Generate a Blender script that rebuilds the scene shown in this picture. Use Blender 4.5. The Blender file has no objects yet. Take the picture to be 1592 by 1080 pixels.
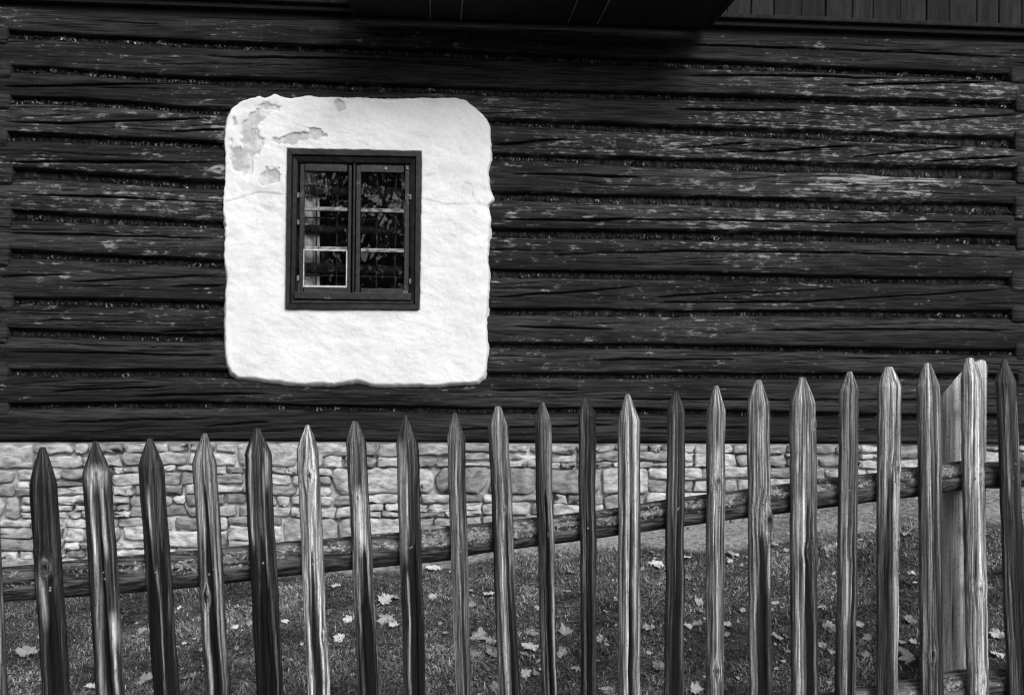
import bpy, bmesh, math, random
import numpy as np
from mathutils import Matrix, Vector

random.seed(7)
RNG = np.random.default_rng(11)
R = math.radians
scene = bpy.context.scene
col = scene.collection

# ------------------------------------------------------------------ camera
YAW, ROLL, DIST, EYE = R(4.5), R(0.57), 4.84, 1.0
FPX = 1592 * 35.0 / 36.0
AX = np.array([math.sin(YAW), math.cos(YAW), 0.0])
RT0 = np.array([math.cos(YAW), -math.sin(YAW), 0.0])
ZZ = np.array([0, 0, 1.0])
RT = RT0 * math.cos(ROLL) + ZZ * math.sin(ROLL)
UP = ZZ * math.cos(ROLL) - RT0 * math.sin(ROLL)
CAM = np.array([-DIST * math.sin(YAW), -DIST * math.cos(YAW), EYE])
cd = bpy.data.cameras.new('camera')
cd.lens = 35.0; cd.sensor_width = 36.0; cd.clip_end = 500.0; cd.clip_start = 0.05
cam = bpy.data.objects.new('camera', cd); col.objects.link(cam)
cam.matrix_world = Matrix(((RT[0], UP[0], -AX[0], CAM[0]), (RT[1], UP[1], -AX[1], CAM[1]),
                           (RT[2], UP[2], -AX[2], CAM[2]), (0, 0, 0, 1)))
scene.camera = cam

# ------------------------------------------------------------------ light
SUN_EL, SUN_AZ = R(38), R(158)      # azimuth clockwise from +Y: behind the camera, a little to the right
world = bpy.data.worlds.new('World'); scene.world = world; world.use_nodes = True
wn = world.node_tree; wn.nodes.clear()
sky = wn.nodes.new('ShaderNodeTexSky'); sky.sky_type = 'NISHITA'; sky.sun_disc = False
sky.sun_elevation = SUN_EL; sky.sun_rotation = SUN_AZ; sky.dust_density = 6.0; sky.air_density = 1.6
bw = wn.nodes.new('ShaderNodeRGBToBW'); bg = wn.nodes.new('ShaderNodeBackground'); wo = wn.nodes.new('ShaderNodeOutputWorld')
wn.links.new(sky.outputs[0], bw.inputs[0]); wn.links.new(bw.outputs[0], bg.inputs[0]); wn.links.new(bg.outputs[0], wo.inputs[0])
bg.inputs[1].default_value = 0.12
sd = bpy.data.lights.new('sun', 'SUN'); sd.energy = 1.5; sd.angle = R(28)
sun = bpy.data.objects.new('sun', sd); col.objects.link(sun)
sdir = Vector((math.sin(SUN_AZ) * math.cos(SUN_EL), math.cos(SUN_AZ) * math.cos(SUN_EL), math.sin(SUN_EL)))
sun.rotation_euler = sdir.to_track_quat('Z', 'Y').to_euler(); sun.location = (3, -8, 9)
vs = scene.view_settings
vs.view_transform = 'Standard'; vs.look = 'None'; vs.exposure = 0.38; vs.gamma = 1.0; vs.use_curve_mapping = False

cy = scene.cycles
cy.use_denoising = True; cy.denoiser = 'OPENIMAGEDENOISE'; cy.denoising_input_passes = 'RGB_ALBEDO_NORMAL'; cy.denoising_prefilter = 'ACCURATE'; cy.pixel_filter_type = 'BLACKMAN_HARRIS'; cy.filter_width = 1.3
cy.max_bounces = 5; cy.diffuse_bounces = 2; cy.glossy_bounces = 3; cy.transmission_bounces = 2; cy.transparent_max_bounces = 8
cy.caustics_reflective = False; cy.caustics_refractive = False

# ------------------------------------------------------------------ helpers
def ray(px, py):
    px = np.asarray(px, float)[..., None]; py = np.asarray(py, float)[..., None]
    return AX + RT * ((px - 796.0) / FPX) - UP * ((py - 540.0) / FPX)

def on_wall(px, py, Y=0.0):
    d = ray(px, py); t = (Y - CAM[1]) / d[1]
    p = CAM + d * t
    return p

def project(p):
    q = np.asarray(p, float) - CAM
    dz = q @ AX
    return 796 + FPX * (q @ RT) / dz, 540 - FPX * (q @ UP) / dz

def _hash(ix, iy, seed):
    ix = ix.astype(np.int64).astype(np.uint32); iy = iy.astype(np.int64).astype(np.uint32)
    h = ix * np.uint32(374761393) + iy * np.uint32(668265263) + np.uint32((seed * 2246822519 + 97) & 0xffffffff)
    h = (h ^ (h >> np.uint32(13))) * np.uint32(1274126177)
    h = (h ^ (h >> np.uint32(16))) * np.uint32(2654435761)
    h = h ^ (h >> np.uint32(15))
    return h.astype(np.float64) / 4294967295.0

def vn(x, y, seed=0):
    x, y = np.broadcast_arrays(np.asarray(x, float), np.asarray(y, float))
    fx, fy = np.floor(x), np.floor(y)
    tx, ty = x - fx, y - fy
    tx = tx * tx * (3 - 2 * tx); ty = ty * ty * (3 - 2 * ty)
    a = _hash(fx, fy, seed); b = _hash(fx + 1, fy, seed); c = _hash(fx, fy + 1, seed); d = _hash(fx + 1, fy + 1, seed)
    return (a * (1 - tx) + b * tx) * (1 - ty) + (c * (1 - tx) + d * tx) * ty

def fbm(x, y, seed=0, o=4):
    s = 0; a = 0.5; n = 0
    x = np.asarray(x, float); y = np.asarray(y, float)
    for i in range(o):
        s = s + a * vn(x, y, seed + i * 17); n += a; a *= 0.5; x = x * 2.03 + 5.1; y = y * 2.03 + 1.7
    return s / n

def sstep(a, b, x):
    t = np.clip((np.asarray(x, float) - a) / (b - a), 0, 1)
    return t * t * (3 - 2 * t)

ORIG = {}
def place(o, parent, origin):
    origin = np.asarray(origin, float)
    ORIG[o.name] = origin
    if parent is not None:
        o.parent = parent
        o.location = origin - ORIG[parent.name]
    else:
        o.location = origin
    return o

def tag(o, label=None, cat=None, group=None, kind=None):
    if label: o['label'] = label
    if cat: o['category'] = cat
    if group: o['group'] = group
    if kind: o['kind'] = kind
    return o

def empty(name, origin, parent=None):
    o = bpy.data.objects.new(name, None); o.empty_display_size = 0.1
    col.objects.link(o)
    return place(o, parent, origin)

def mesh_data(name, verts, faces, mat=None, smooth=True, attrs=None):
    me = bpy.data.meshes.new(name)
    verts = np.asarray(verts, np.float32)
    if isinstance(faces, np.ndarray):
        k = faces.shape[1]; nf = faces.shape[0]
        me.vertices.add(len(verts)); me.vertices.foreach_set('co', verts.ravel())
        me.loops.add(nf * k); me.loops.foreach_set('vertex_index', faces.astype(np.int32).ravel())
        me.polygons.add(nf)
        me.polygons.foreach_set('loop_start', np.arange(0, nf * k, k, dtype=np.int32))
        me.polygons.foreach_set('loop_total', np.full(nf, k, np.int32))
        me.update(calc_edges=True)
    else:
        me.from_pydata([tuple(map(float, v)) for v in verts], [], [tuple(int(i) for i in f) for f in faces])
        me.update()
    if attrs:
        for nm, arr in attrs.items():
            at = me.attributes.new(nm, 'FLOAT', 'POINT')
            at.data.foreach_set('value', np.asarray(arr, np.float32).ravel())
    if smooth:
        me.polygons.foreach_set('use_smooth', np.ones(len(me.polygons), bool))
    if mat: me.materials.append(mat)
    me.validate()
    return me

def mk(name, verts, faces, mat, parent=None, origin=None, smooth=True, attrs=None):
    verts = np.asarray(verts, float)
    if origin is None: origin = verts.mean(axis=0)
    me = mesh_data(name, verts - np.asarray(origin), faces, mat, smooth, attrs)
    o = bpy.data.objects.new(name, me); col.objects.link(o)
    return place(o, parent, origin)

def grid_faces(nr, nc, close_r=False, close_c=False):
    r = np.arange(nr if close_r else nr - 1); c = np.arange(nc if close_c else nc - 1)
    rr, cc = np.meshgrid(r, c, indexing='ij')
    r2 = (rr + 1) % nr; c2 = (cc + 1) % nc
    return np.stack([rr * nc + cc, rr * nc + c2, r2 * nc + c2, r2 * nc + cc], -1).reshape(-1, 4)

def bevel_box(x0, x1, y0, y1, z0, z1, b=0.003, seg=2, jitter=0.0):
    bm = bmesh.new()
    bmesh.ops.create_cube(bm, size=1.0)
    for v in bm.verts:
        v.co = Vector(((x0 + x1) / 2 + v.co.x * (x1 - x0), (y0 + y1) / 2 + v.co.y * (y1 - y0), (z0 + z1) / 2 + v.co.z * (z1 - z0)))
        if jitter: v.co += Vector((random.uniform(-jitter, jitter), random.uniform(-jitter, jitter), random.uniform(-jitter, jitter)))
    if b > 0: bmesh.ops.bevel(bm, geom=bm.edges[:], offset=b, segments=seg, affect='EDGES', profile=0.5)
    bmesh.ops.recalc_face_normals(bm, faces=bm.faces[:])
    vs_ = [tuple(v.co) for v in bm.verts]; bm.verts.index_update()
    fs = [[v.index for v in f.verts] for f in bm.faces]
    bm.free()
    return np.array(vs_), fs

def box(name, ext, mat, parent=None, b=0.003, seg=2, jitter=0.0, origin=None, smooth=False):
    v, f = bevel_box(*ext, b=b, seg=seg, jitter=jitter)
    return mk(name, v, f, mat, parent, origin, smooth)

# ------------------------------------------------------------------ materials
class Mat:
    def __init__(s, name, rough=0.8, spec=0.3):
        s.m = bpy.data.materials.new(name); s.m.use_nodes = True
        s.t = s.m.node_tree; s.p = s.t.nodes['Principled BSDF']
        s.p.inputs['Roughness'].default_value = rough
        s.p.inputs['Specular IOR Level'].default_value = spec
    def n(s, typ, **kw):
        nd = s.t.nodes.new(typ)
        for k, v in kw.items(): setattr(nd, k, v)
        return nd
    def l(s, a, b): s.t.links.new(a, b)
    def val(s, x): 
        nd = s.n('ShaderNodeValue'); nd.outputs[0].default_value = x; return nd.outputs[0]
    def math(s, op, a, b=None, clamp=False):
        nd = s.n('ShaderNodeMath', operation=op, use_clamp=clamp)
        for i, x in enumerate((a, b)):
            if x is None: continue
            if isinstance(x, (int, float)): nd.inputs[i].default_value = x
            else: s.l(x, nd.inputs[i])
        return nd.outputs[0]
    def ramp(s, x, lo, hi, a=0.0, b=1.0):
        nd = s.n('ShaderNodeMapRange', interpolation_type='SMOOTHSTEP')
        s.l(x, nd.inputs[0])
        for i, v in zip((1, 2, 3, 4), (lo, hi, a, b)): nd.inputs[i].default_value = v
        return nd.outputs[0]
    def coords(s, scale=(1, 1, 1), kind='Object'):
        tc = s.n('ShaderNodeTexCoord'); mp = s.n('ShaderNodeMapping')
        mp.inputs['Scale'].default_value = scale
        s.l(tc.outputs[kind], mp.inputs['Vector']); return mp.outputs[0]
    def rnd(s): return s.n('ShaderNodeObjectInfo').outputs['Random']
    def noise(s, scale, vec, detail=4, rough=0.55, w=None, dist=0.0):
        nd = s.n('ShaderNodeTexNoise')
        if w is not None:
            ad = s.n('ShaderNodeVectorMath', operation='ADD'); s.l(vec, ad.inputs[0]); s.l(w, ad.inputs[1]); vec = ad.outputs[0]
        nd.inputs['Scale'].default_value = scale; nd.inputs['Detail'].default_value = detail
        nd.inputs['Roughness'].default_value = rough; nd.inputs['Distortion'].default_value = dist
        s.l(vec, nd.inputs['Vector'])
        return nd.outputs['Fac']
    def attr(s, name): 
        nd = s.n('ShaderNodeAttribute'); nd.attribute_name = name; return nd.outputs['Fac']
    def mixv(s, f, a, b):
        # a*(1-f)+b*f
        nd = s.n('ShaderNodeMix', data_type='FLOAT')
        for i, x in zip((0, 2, 3), (f, a, b)):
            if isinstance(x, (int, float)): nd.inputs[i].default_value = x
            else: s.l(x, nd.inputs[i])
        return nd.outputs[0]
    def color(s, v): s.l(v, s.p.inputs['Base Color'])
    def bump(s, h, dist, strength=1.0):
        nd = s.n('ShaderNodeBump'); nd.inputs['Distance'].default_value = dist; nd.inputs['Strength'].default_value = strength
        s.l(h, nd.inputs['Height']); s.l(nd.outputs[0], s.p.inputs['Normal'])

def m_log():
    m = Mat('dark_log_wood', 0.75, 0.15)
    w = m.math('MULTIPLY', m.rnd(), 40.0)
    fl = m.noise(1.0, m.coords((16, 12, 52)), 6, 0.75, w); gr = m.noise(1.0, m.coords((5, 4, 110)), 5, 0.7, w)
    wx = m.attr('weather')
    base = m.math('MULTIPLY', m.attr('shade'), m.ramp(gr, 0.34, 0.66, 0.25, 2.3))
    # pale flakes where the stain has worn off
    f = m.ramp(m.math('ADD', fl, m.math('MULTIPLY', wx, 0.25)), 0.665, 0.73)
    base = m.mixv(m.math('MULTIPLY', f, m.ramp(gr, 0.36, 0.58, 0.25, 1.0)), base, m.math('MULTIPLY', m.ramp(gr, 0.35, 0.65, 0.08, 0.30), m.ramp(wx, 0.1, 0.8, 0.55, 1.1)))
    base = m.mixv(m.attr('crack'), base, 0.006)  # depth shade of the cracks put into the colour; knot centres simply darker
    m.color(base)
    m.bump(gr, 0.008, 0.8)
    return m.m

def m_simple(name, lo, hi, scale, rough=0.8, bump=0.003, detail=5, kind='Object', spec=0.3, rnd=0.0):
    m = Mat(name, rough, spec)
    c = m.coords(scale, kind)
    w = m.math('MULTIPLY', m.rnd(), 30.0)
    n = m.noise(1.0, c, detail, 0.6, w)
    v = m.ramp(n, 0.3, 0.7, lo, hi)
    if rnd: v = m.math('MULTIPLY', v, m.ramp(m.rnd(), 0.0, 1.0, 1 - rnd, 1 + rnd))
    m.color(v)
    if bump: m.bump(n, bump)
    return m.m

def m_plaster():
    m = Mat('whitewashed_plaster', 0.9, 0.15)
    c = m.coords((1, 1, 1)); 
    n1 = m.noise(5.0, c, 5, 0.6); n2 = m.noise(60.0, c, 4, 0.6); n3 = m.noise(16.0, c, 6, 0.65)
    v = m.math('MULTIPLY', m.ramp(n1, 0.3, 0.7, 0.66, 0.76), m.ramp(n2, 0.25, 0.75, 0.96, 1.02))
    pl = m.attr('peel'); st = m.attr('stain')
    grey = m.ramp(n3, 0.42, 0.62, 0.40, 0.62)
    v = m.mixv(pl, v, grey)
    v = m.mixv(m.math('MULTIPLY', st, m.ramp(n3, 0.3, 0.7, 0.3, 1.0)), v, 0.52)
    cr = m.attr('crack'); v = m.mixv(cr, v, 0.3)
    m.color(v)
    m.bump(m.math('ADD', m.math('MULTIPLY', n2, 0.5), n3), 0.006, 0.7)
    return m.m

def m_picket(name='weathered_picket_wood', c0=0.34, c1=1.6):
    m = Mat(name, 0.55, 0.22)
    w = m.math('MULTIPLY', m.rnd(), 40.0)
    g = m.noise(1.0, m.coords((230, 60, 3.5)), 4, 0.75, w); sp = m.noise(1.0, m.coords((200, 200, 90)), 3, 0.7, w)
    t = m.attr('tone')
    v = m.math('MULTIPLY', t, m.ramp(g, 0.34, 0.66, c0, c1))
    v = m.math('MULTIPLY', v, m.ramp(sp, 0.3, 0.5, 0.55, 1.08))
    m.color(v)
    m.bump(g, 0.004, 0.9)
    return m.m

def m_rail():
    m = Mat('lichen_covered_rail_wood', 0.85, 0.2)
    w = m.math('MULTIPLY', m.rnd(), 40.0)
    c = m.coords((7, 90, 90)); c2 = m.coords((90, 110, 110)); c3 = m.coords((7, 10, 10))
    g = m.noise(1.0, c, 4, 0.65, w); l = m.noise(1.0, c2, 4, 0.75, w, 0.5)
    t = m.attr('tone')
    v = m.math('MULTIPLY', m.ramp(g, 0.36, 0.64, 0.010, 0.12), t)
    k = m.ramp(m.math('ADD', l, m.attr('lichen')), 0.645, 0.69)
    v = m.mixv(k, v, m.ramp(l, 0.4, 0.7, 0.10, 0.32))
    m.color(v)
    m.bump(g, 0.006, 0.9)
    return m.m

def m_ground():
    m = Mat('soil_and_turf', 0.95, 0.1)
    c = m.coords((1, 1, 1))
    n1 = m.noise(3.0, c, 6, 0.6); n2 = m.noise(40.0, c, 5, 0.65); n3 = m.noise(150.0, c, 3, 0.6)
    s = m.attr('path')
    f = m.ramp(m.math('ADD', s, m.math('MULTIPLY', m.math('SUBTRACT', n1, 0.5), 0.7)), 0.35, 0.65)
    soil = m.math('MULTIPLY', m.ramp(m.math('ADD', m.math('MULTIPLY', n2, .6), m.math('MULTIPLY', n1, .4)), 0.36, 0.62, 0.10, 0.36), m.ramp(n3, 0.3, 0.7, 0.75, 1.15))
    turf = m.math('MULTIPLY', m.ramp(n2, 0.3, 0.7, 0.02, 0.10), m.ramp(n3, 0.3, 0.7, 0.6, 1.3))
    m.color(m.mixv(f, turf, soil))
    m.bump(m.math('ADD', n2, m.math('MULTIPLY', n3, 0.5)), 0.012, 0.8)
    return m.m

def m_tone(name, rough=0.8, mul=1.0, trans=0.0):
    m = Mat(name, rough, 0.25)
    m.color(m.math('MULTIPLY', m.attr('tone'), mul))
    return m.m

def m_leaf():
    m = Mat('dry_leaf', 0.6, 0.35)
    c = m.coords((60, 60, 60)); w = m.math('MULTIPLY', m.rnd(), 20.0)
    n = m.noise(1.0, c, 4, 0.6, w)
    v = m.math('MULTIPLY', m.attr('tone'), m.ramp(n, 0.3, 0.7, 0.7, 1.15))
    v = m.math('MULTIPLY', v, m.ramp(m.rnd(), 0.0, 1.0, 0.55, 1.25))
    m.color(v); m.bump(n, 0.004, 0.6)
    return m.m

def m_glass():
    m = bpy.data.materials.new('window_glass'); m.use_nodes = True
    t = m.node_tree; t.nodes.clear()
    o = t.nodes.new('ShaderNodeOutputMaterial'); mx = t.nodes.new('ShaderNodeMixShader')
    tr = t.nodes.new('ShaderNodeBsdfTransparent'); gl = t.nodes.new('ShaderNodeBsdfGlossy'); fr = t.nodes.new('ShaderNodeFresnel')
    gl.inputs['Roughness'].default_value = 0.0; fr.inputs[0].default_value = 1.55
    tr.inputs[0].default_value = (0.94, 0.94, 0.94, 1)
    nz = t.nodes.new('ShaderNodeTexNoise'); nz.inputs['Scale'].default_value = 7.0
    tc = t.nodes.new('ShaderNodeTexCoord'); bp = t.nodes.new('ShaderNodeBump'); bp.inputs['Distance'].default_value = 0.00005
    t.links.new(tc.outputs['Object'], nz.inputs['Vector']); t.links.new(nz.outputs['Fac'], bp.inputs['Height'])
    t.links.new(bp.outputs[0], gl.inputs['Normal'])
    t.links.new(fr.outputs[0], mx.inputs[0]); t.links.new(tr.outputs[0], mx.inputs[1]); t.links.new(gl.outputs[0], mx.inputs[2])
    t.links.new(mx.outputs[0], o.inputs[0])
    return m

def m_window_wood():
    m = Mat('worn_dark_window_paint', 0.5, 0.4)
    w = m.math('MULTIPLY', m.rnd(), 30.0)
    c = m.coords((14, 14, 14)); c2 = m.coords((60, 60, 60))
    n = m.noise(1.0, c, 6, 0.7, w); n2 = m.noise(1.0, c2, 4, 0.6, w)
    v = m.ramp(n2, 0.3, 0.7, 0.006, 0.024)
    f = m.ramp(m.math('ADD', n, m.math('MULTIPLY', n2, 0.25)), 0.72, 0.84)
    v = m.mixv(f, v, 0.13)
    m.color(v); m.bump(n2, 0.002, 0.5)
    return m.m

M = dict(
    log=m_log(), plaster=m_plaster(), picket=m_picket(), rail=m_rail(), ground=m_ground(), leaf=m_leaf(), glass=m_glass(),
    wwood=m_window_wood(),
    frame=m_simple('dark_window_frame_paint', 0.004, 0.017, (30, 30, 30), 0.55, 0.002),
    stone=m_simple('pale_foundation_stone', 0.17, 0.46, (20, 20, 40), 0.9, 0.010, 6, rnd=0.36, spec=0.1),
    mortar=m_simple('pale_lime_mortar', 0.26, 0.52, (14, 14, 14), 0.95, 0.012, 6, spec=0.1),
    board=m_simple('grey_cladding_board', 0.003, 0.016, (40, 20, 5), 0.85, 0.006, 6, rnd=0.5),
    soffit=m_simple('black_stained_board', 0.002, 0.008, (30, 3, 10), 0.8, 0.003, 5, rnd=0.3),
    shaving=m_tone('wood_shaving', 0.8), grass=m_tone('grass_blades', 0.7),
    room=m_simple('room_wall', 0.10, 0.16, (2, 2, 2), 0.9, 0.0),
    curtain=m_simple('grey_curtain_cloth', 0.68, 0.8, (30, 30, 2), 0.9, 0.002),
    iron=m_simple('black_iron', 0.008, 0.02, (30, 30, 30), 0.5, 0.001),
    putty=m_simple('white_putty', 0.38, 0.62, (40, 40, 40), 0.7, 0.002),
    nail=m_simple('nail_iron', 0.06, 0.2, (90, 90, 90), 0.4, 0.0),
    bark=m_simple('tree_bark', 0.03, 0.08, (12, 12, 3), 0.9, 0.01),
    treeleaf=m_simple('tree_leaf', 0.12, 0.3, (3, 3, 3), 0.7, 0.0),
    shade_roof=m_simple('roof_shingle', 0.03, 0.08, (8, 8, 8), 0.9, 0.006),
    post=m_picket('pale_post_wood', 0.55, 1.3), slit_strip=m_simple('pale_slit_light', 0.12, 0.35, (4, 5, 5), 0.8, 0.0), muntin=m_simple('worn_pale_muntin_paint', 0.02, 0.32, (25, 60, 60), 0.6, 0.002),
)

# ------------------------------------------------------------------ ground
XW = [on_wall(p, 600)[0] for p in (-300, 0, 300, 700, 1200, 1592, 1900)]
ZW = [on_wall(p, q)[2] for p, q in ((-300, 890), (0, 885), (300, 872), (700, 845), (1200, 788), (1592, 738), (1900, 712))]
def ground_z(x, y):
    x = np.asarray(x, float); y = np.asarray(y, float)
    zw = np.interp(x, XW, ZW)
    yy = np.clip(-y, 0, 14)
    z = zw - 0.105 * yy - 0.02 * sstep(0.2, 1.2, yy)
    und = (fbm(x * 1.3 + 9, y * 1.3, 5, 3) - 0.5) * 0.05 * sstep(0.1, 0.6, -y)
    return z + und
def path_mask(x, y):
    # pale trodden strip at the foot of the wall, wider to the right
    w = np.interp(np.asarray(x, float), [-3, -1.5, 0, 1.2, 2.2, 4], [0.38, 0.26, 0.30, 0.5, 0.62, 0.6])
    return 1 - sstep(w * 0.6, w * 1.5, -np.asarray(y, float) + 0.22 * (fbm(np.asarray(x) * 2.2, np.asarray(y) * 2.2, 31, 4) - 0.5))
def axis(fine0, fine1, step, far):
    a = list(np.arange(fine0, fine1 + 1e-6, step)); s = step; p = fine1
    while p < far: s *= 1.5; p += s; a.append(p)
    s = step; p = fine0; b = []
    while p > -far: s *= 1.5; p -= s; b.append(p)
    return np.array(b[::-1] + a)
gx = axis(-3.2, 3.6, 0.05, 70); gy = axis(-4.0, 0.3, 0.05, 70)
GX, GY = np.meshgrid(gx, gy)
GZ = ground_z(GX, GY) + (fbm(GX * 12, GY * 12, 3, 3) - 0.5) * 0.012
g = mk('ground', np.stack([GX, GY, GZ], -1).reshape(-1, 3), grid_faces(len(gy), len(gx)), M['ground'], None, (0, 0, 0),
       attrs={'path': np.where(GY > 0.05, 1, path_mask(GX, GY)).ravel()})
tag(g, kind='structure')

# ------------------------------------------------------------------ house
house = empty('log_house', (0, 0.1, 0.1))
tag(house, 'dark log house on a pale stone base with a whitewashed window surround', 'house')
PXC = (70, 300, 800, 1530)
LOGS = {  # top and bottom edges in the photograph at the four columns
 'A': ((10, 24, 40, 61), (50, 62, 82, 113)), 'B': ((58, 70, 92, 122), (105, 118, 137, 157)),
 'C': ((112, 128, 148, 166), (150, 166, 185, 212)), 'D': ((160, 174, 195, 228), (207, 219, 239, 259)),
 'E': ((220, 229, 248, 278), (262, 278, 298, 316)), 'F': ((278, 292, 311, 332), (328, 343, 355, 366)),
 'G': ((343, 353, 367, 378), (390, 403, 418, 432)), 'H': ((402, 415, 430, 443), (462, 468, 480, 482)),
 'I': ((473, 480, 490, 493), (511, 520, 533, 542)), 'J': ((523, 530, 540, 550), (573, 575, 579, 582)),
 'K': ((586, 586, 587, 589), (628, 623, 635, 645)), 'L': ((634, 634, 641, 651), (687, 685, 688, 690))}
CRACKS = {
 'A': [((0, 12), (400, 25), (560, 30)), ((1050, 70), (1250, 76), (1592, 90))],
 'B': [((300, 88), (560, 92), (800, 108)), ((1060, 119), (1240, 118), (1400, 124)), ((1300, 135), (1400, 131), (1592, 126))],
 'C': [((0, 136), (150, 133), (300, 128)), ((1050, 171), (1240, 172)), ((1370, 188), (1450, 186), (1592, 178))],
 'D': [((0, 191), (130, 192), (344, 184)), ((270, 205), (344, 203)), ((766, 226), (880, 216)), ((1050, 232), (1170, 222)),
       ((1170, 237), (1300, 228), (1340, 226)), ((1320, 246), (1420, 236), (1500, 230)), ((1440, 252), (1580, 243))],
 'E': [((0, 252), (344, 253)), ((790, 270), (1000, 276))],
 'F': [((16, 303), (150, 306), (344, 316)), ((770, 342), (1100, 342)), ((1050, 341), (1300, 346), (1570, 345))],
 'G': [((0, 362), (140, 366), (344, 371)), ((813, 397), (1062, 391), (1263, 392), (1592, 401))],
 'H': [((0, 431), (110, 426)), ((110, 438), (160, 436), (344, 428)), ((270, 446), (344, 444)), ((766, 462), (880, 455), (988, 446)),
       ((1000, 470), (1252, 470), (1440, 458), (1580, 448)), ((1020, 462), (1150, 455))],
 'I': [((250, 516), (344, 513)), ((800, 508), (960, 512)), ((1173, 514), (1400, 512), (1592, 514))],
 'J': [((0, 546), (344, 553)), ((900, 560), (1150, 558))],
 'K': [((80, 608), (260, 601)), ((200, 616), (420, 611)), ((770, 607), (900, 606)), ((900, 620), (1300, 622), (1592, 620))],
 'L': [((80, 656), (330, 650)), ((320, 663), (420, 655)), ((700, 668), (960, 660)), ((1000, 666), (1180, 664))]}
lx_out0 = -4.2; lx_out1 = 4.7
def cols(x0, x1):
    a = list(np.arange(max(x0, -2.8), min(x1, 3.0) + 1e-6, 0.014))
    pre = list(np.arange(x0, -2.8 - 1e-6, 0.12)) if x0 < -2.8 else []
    post = list(np.arange(3.0 + 0.12, x1 + 1e-6, 0.12)) if x1 > 3.0 else []
    return np.array(pre + a + post)
WIN_L, WIN_R = on_wall(445, 360)[0], on_wall(654, 360)[0]
EDGE = {}
for k, (tp, bt) in LOGS.items():
    T = [on_wall(p, q) for p, q in zip(PXC, tp)]; B = [on_wall(p, q) for p, q in zip(PXC, bt)]
    EDGE[k] = (np.array([p[0] for p in T]), np.array([p[2] for p in T]), np.array([p[0] for p in B]), np.array([p[2] for p in B]))
def lin(x, xs, zs):
    x = np.asarray(x, float)
    r = np.interp(x, xs, zs)
    return r
def log_edges(k, X):
    tx, tz, bx, bz = EDGE[k]; i = ord(k) * 7
    t = lin(X, tx, tz) + 0.004 + (fbm(X * 2.5, X * 0 + 3, i, 3) - 0.5) * 0.014
    b = lin(X, bx, bz) - 0.003 + (fbm(X * 2.5, X * 0 + 8, i + 3, 3) - 0.5) * 0.014
    if k != 'L':
        nk = chr(ord(k) + 1); j = ord(nk) * 7
        tn_ = lin(X, EDGE[nk][0], EDGE[nk][1]) + 0.004 + (fbm(X * 2.5, X * 0 + 3, j, 3) - 0.5) * 0.014
        b = np.maximum(b - 0.008, np.minimum(tn_ + 0.009, b))
    return t, b
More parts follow.
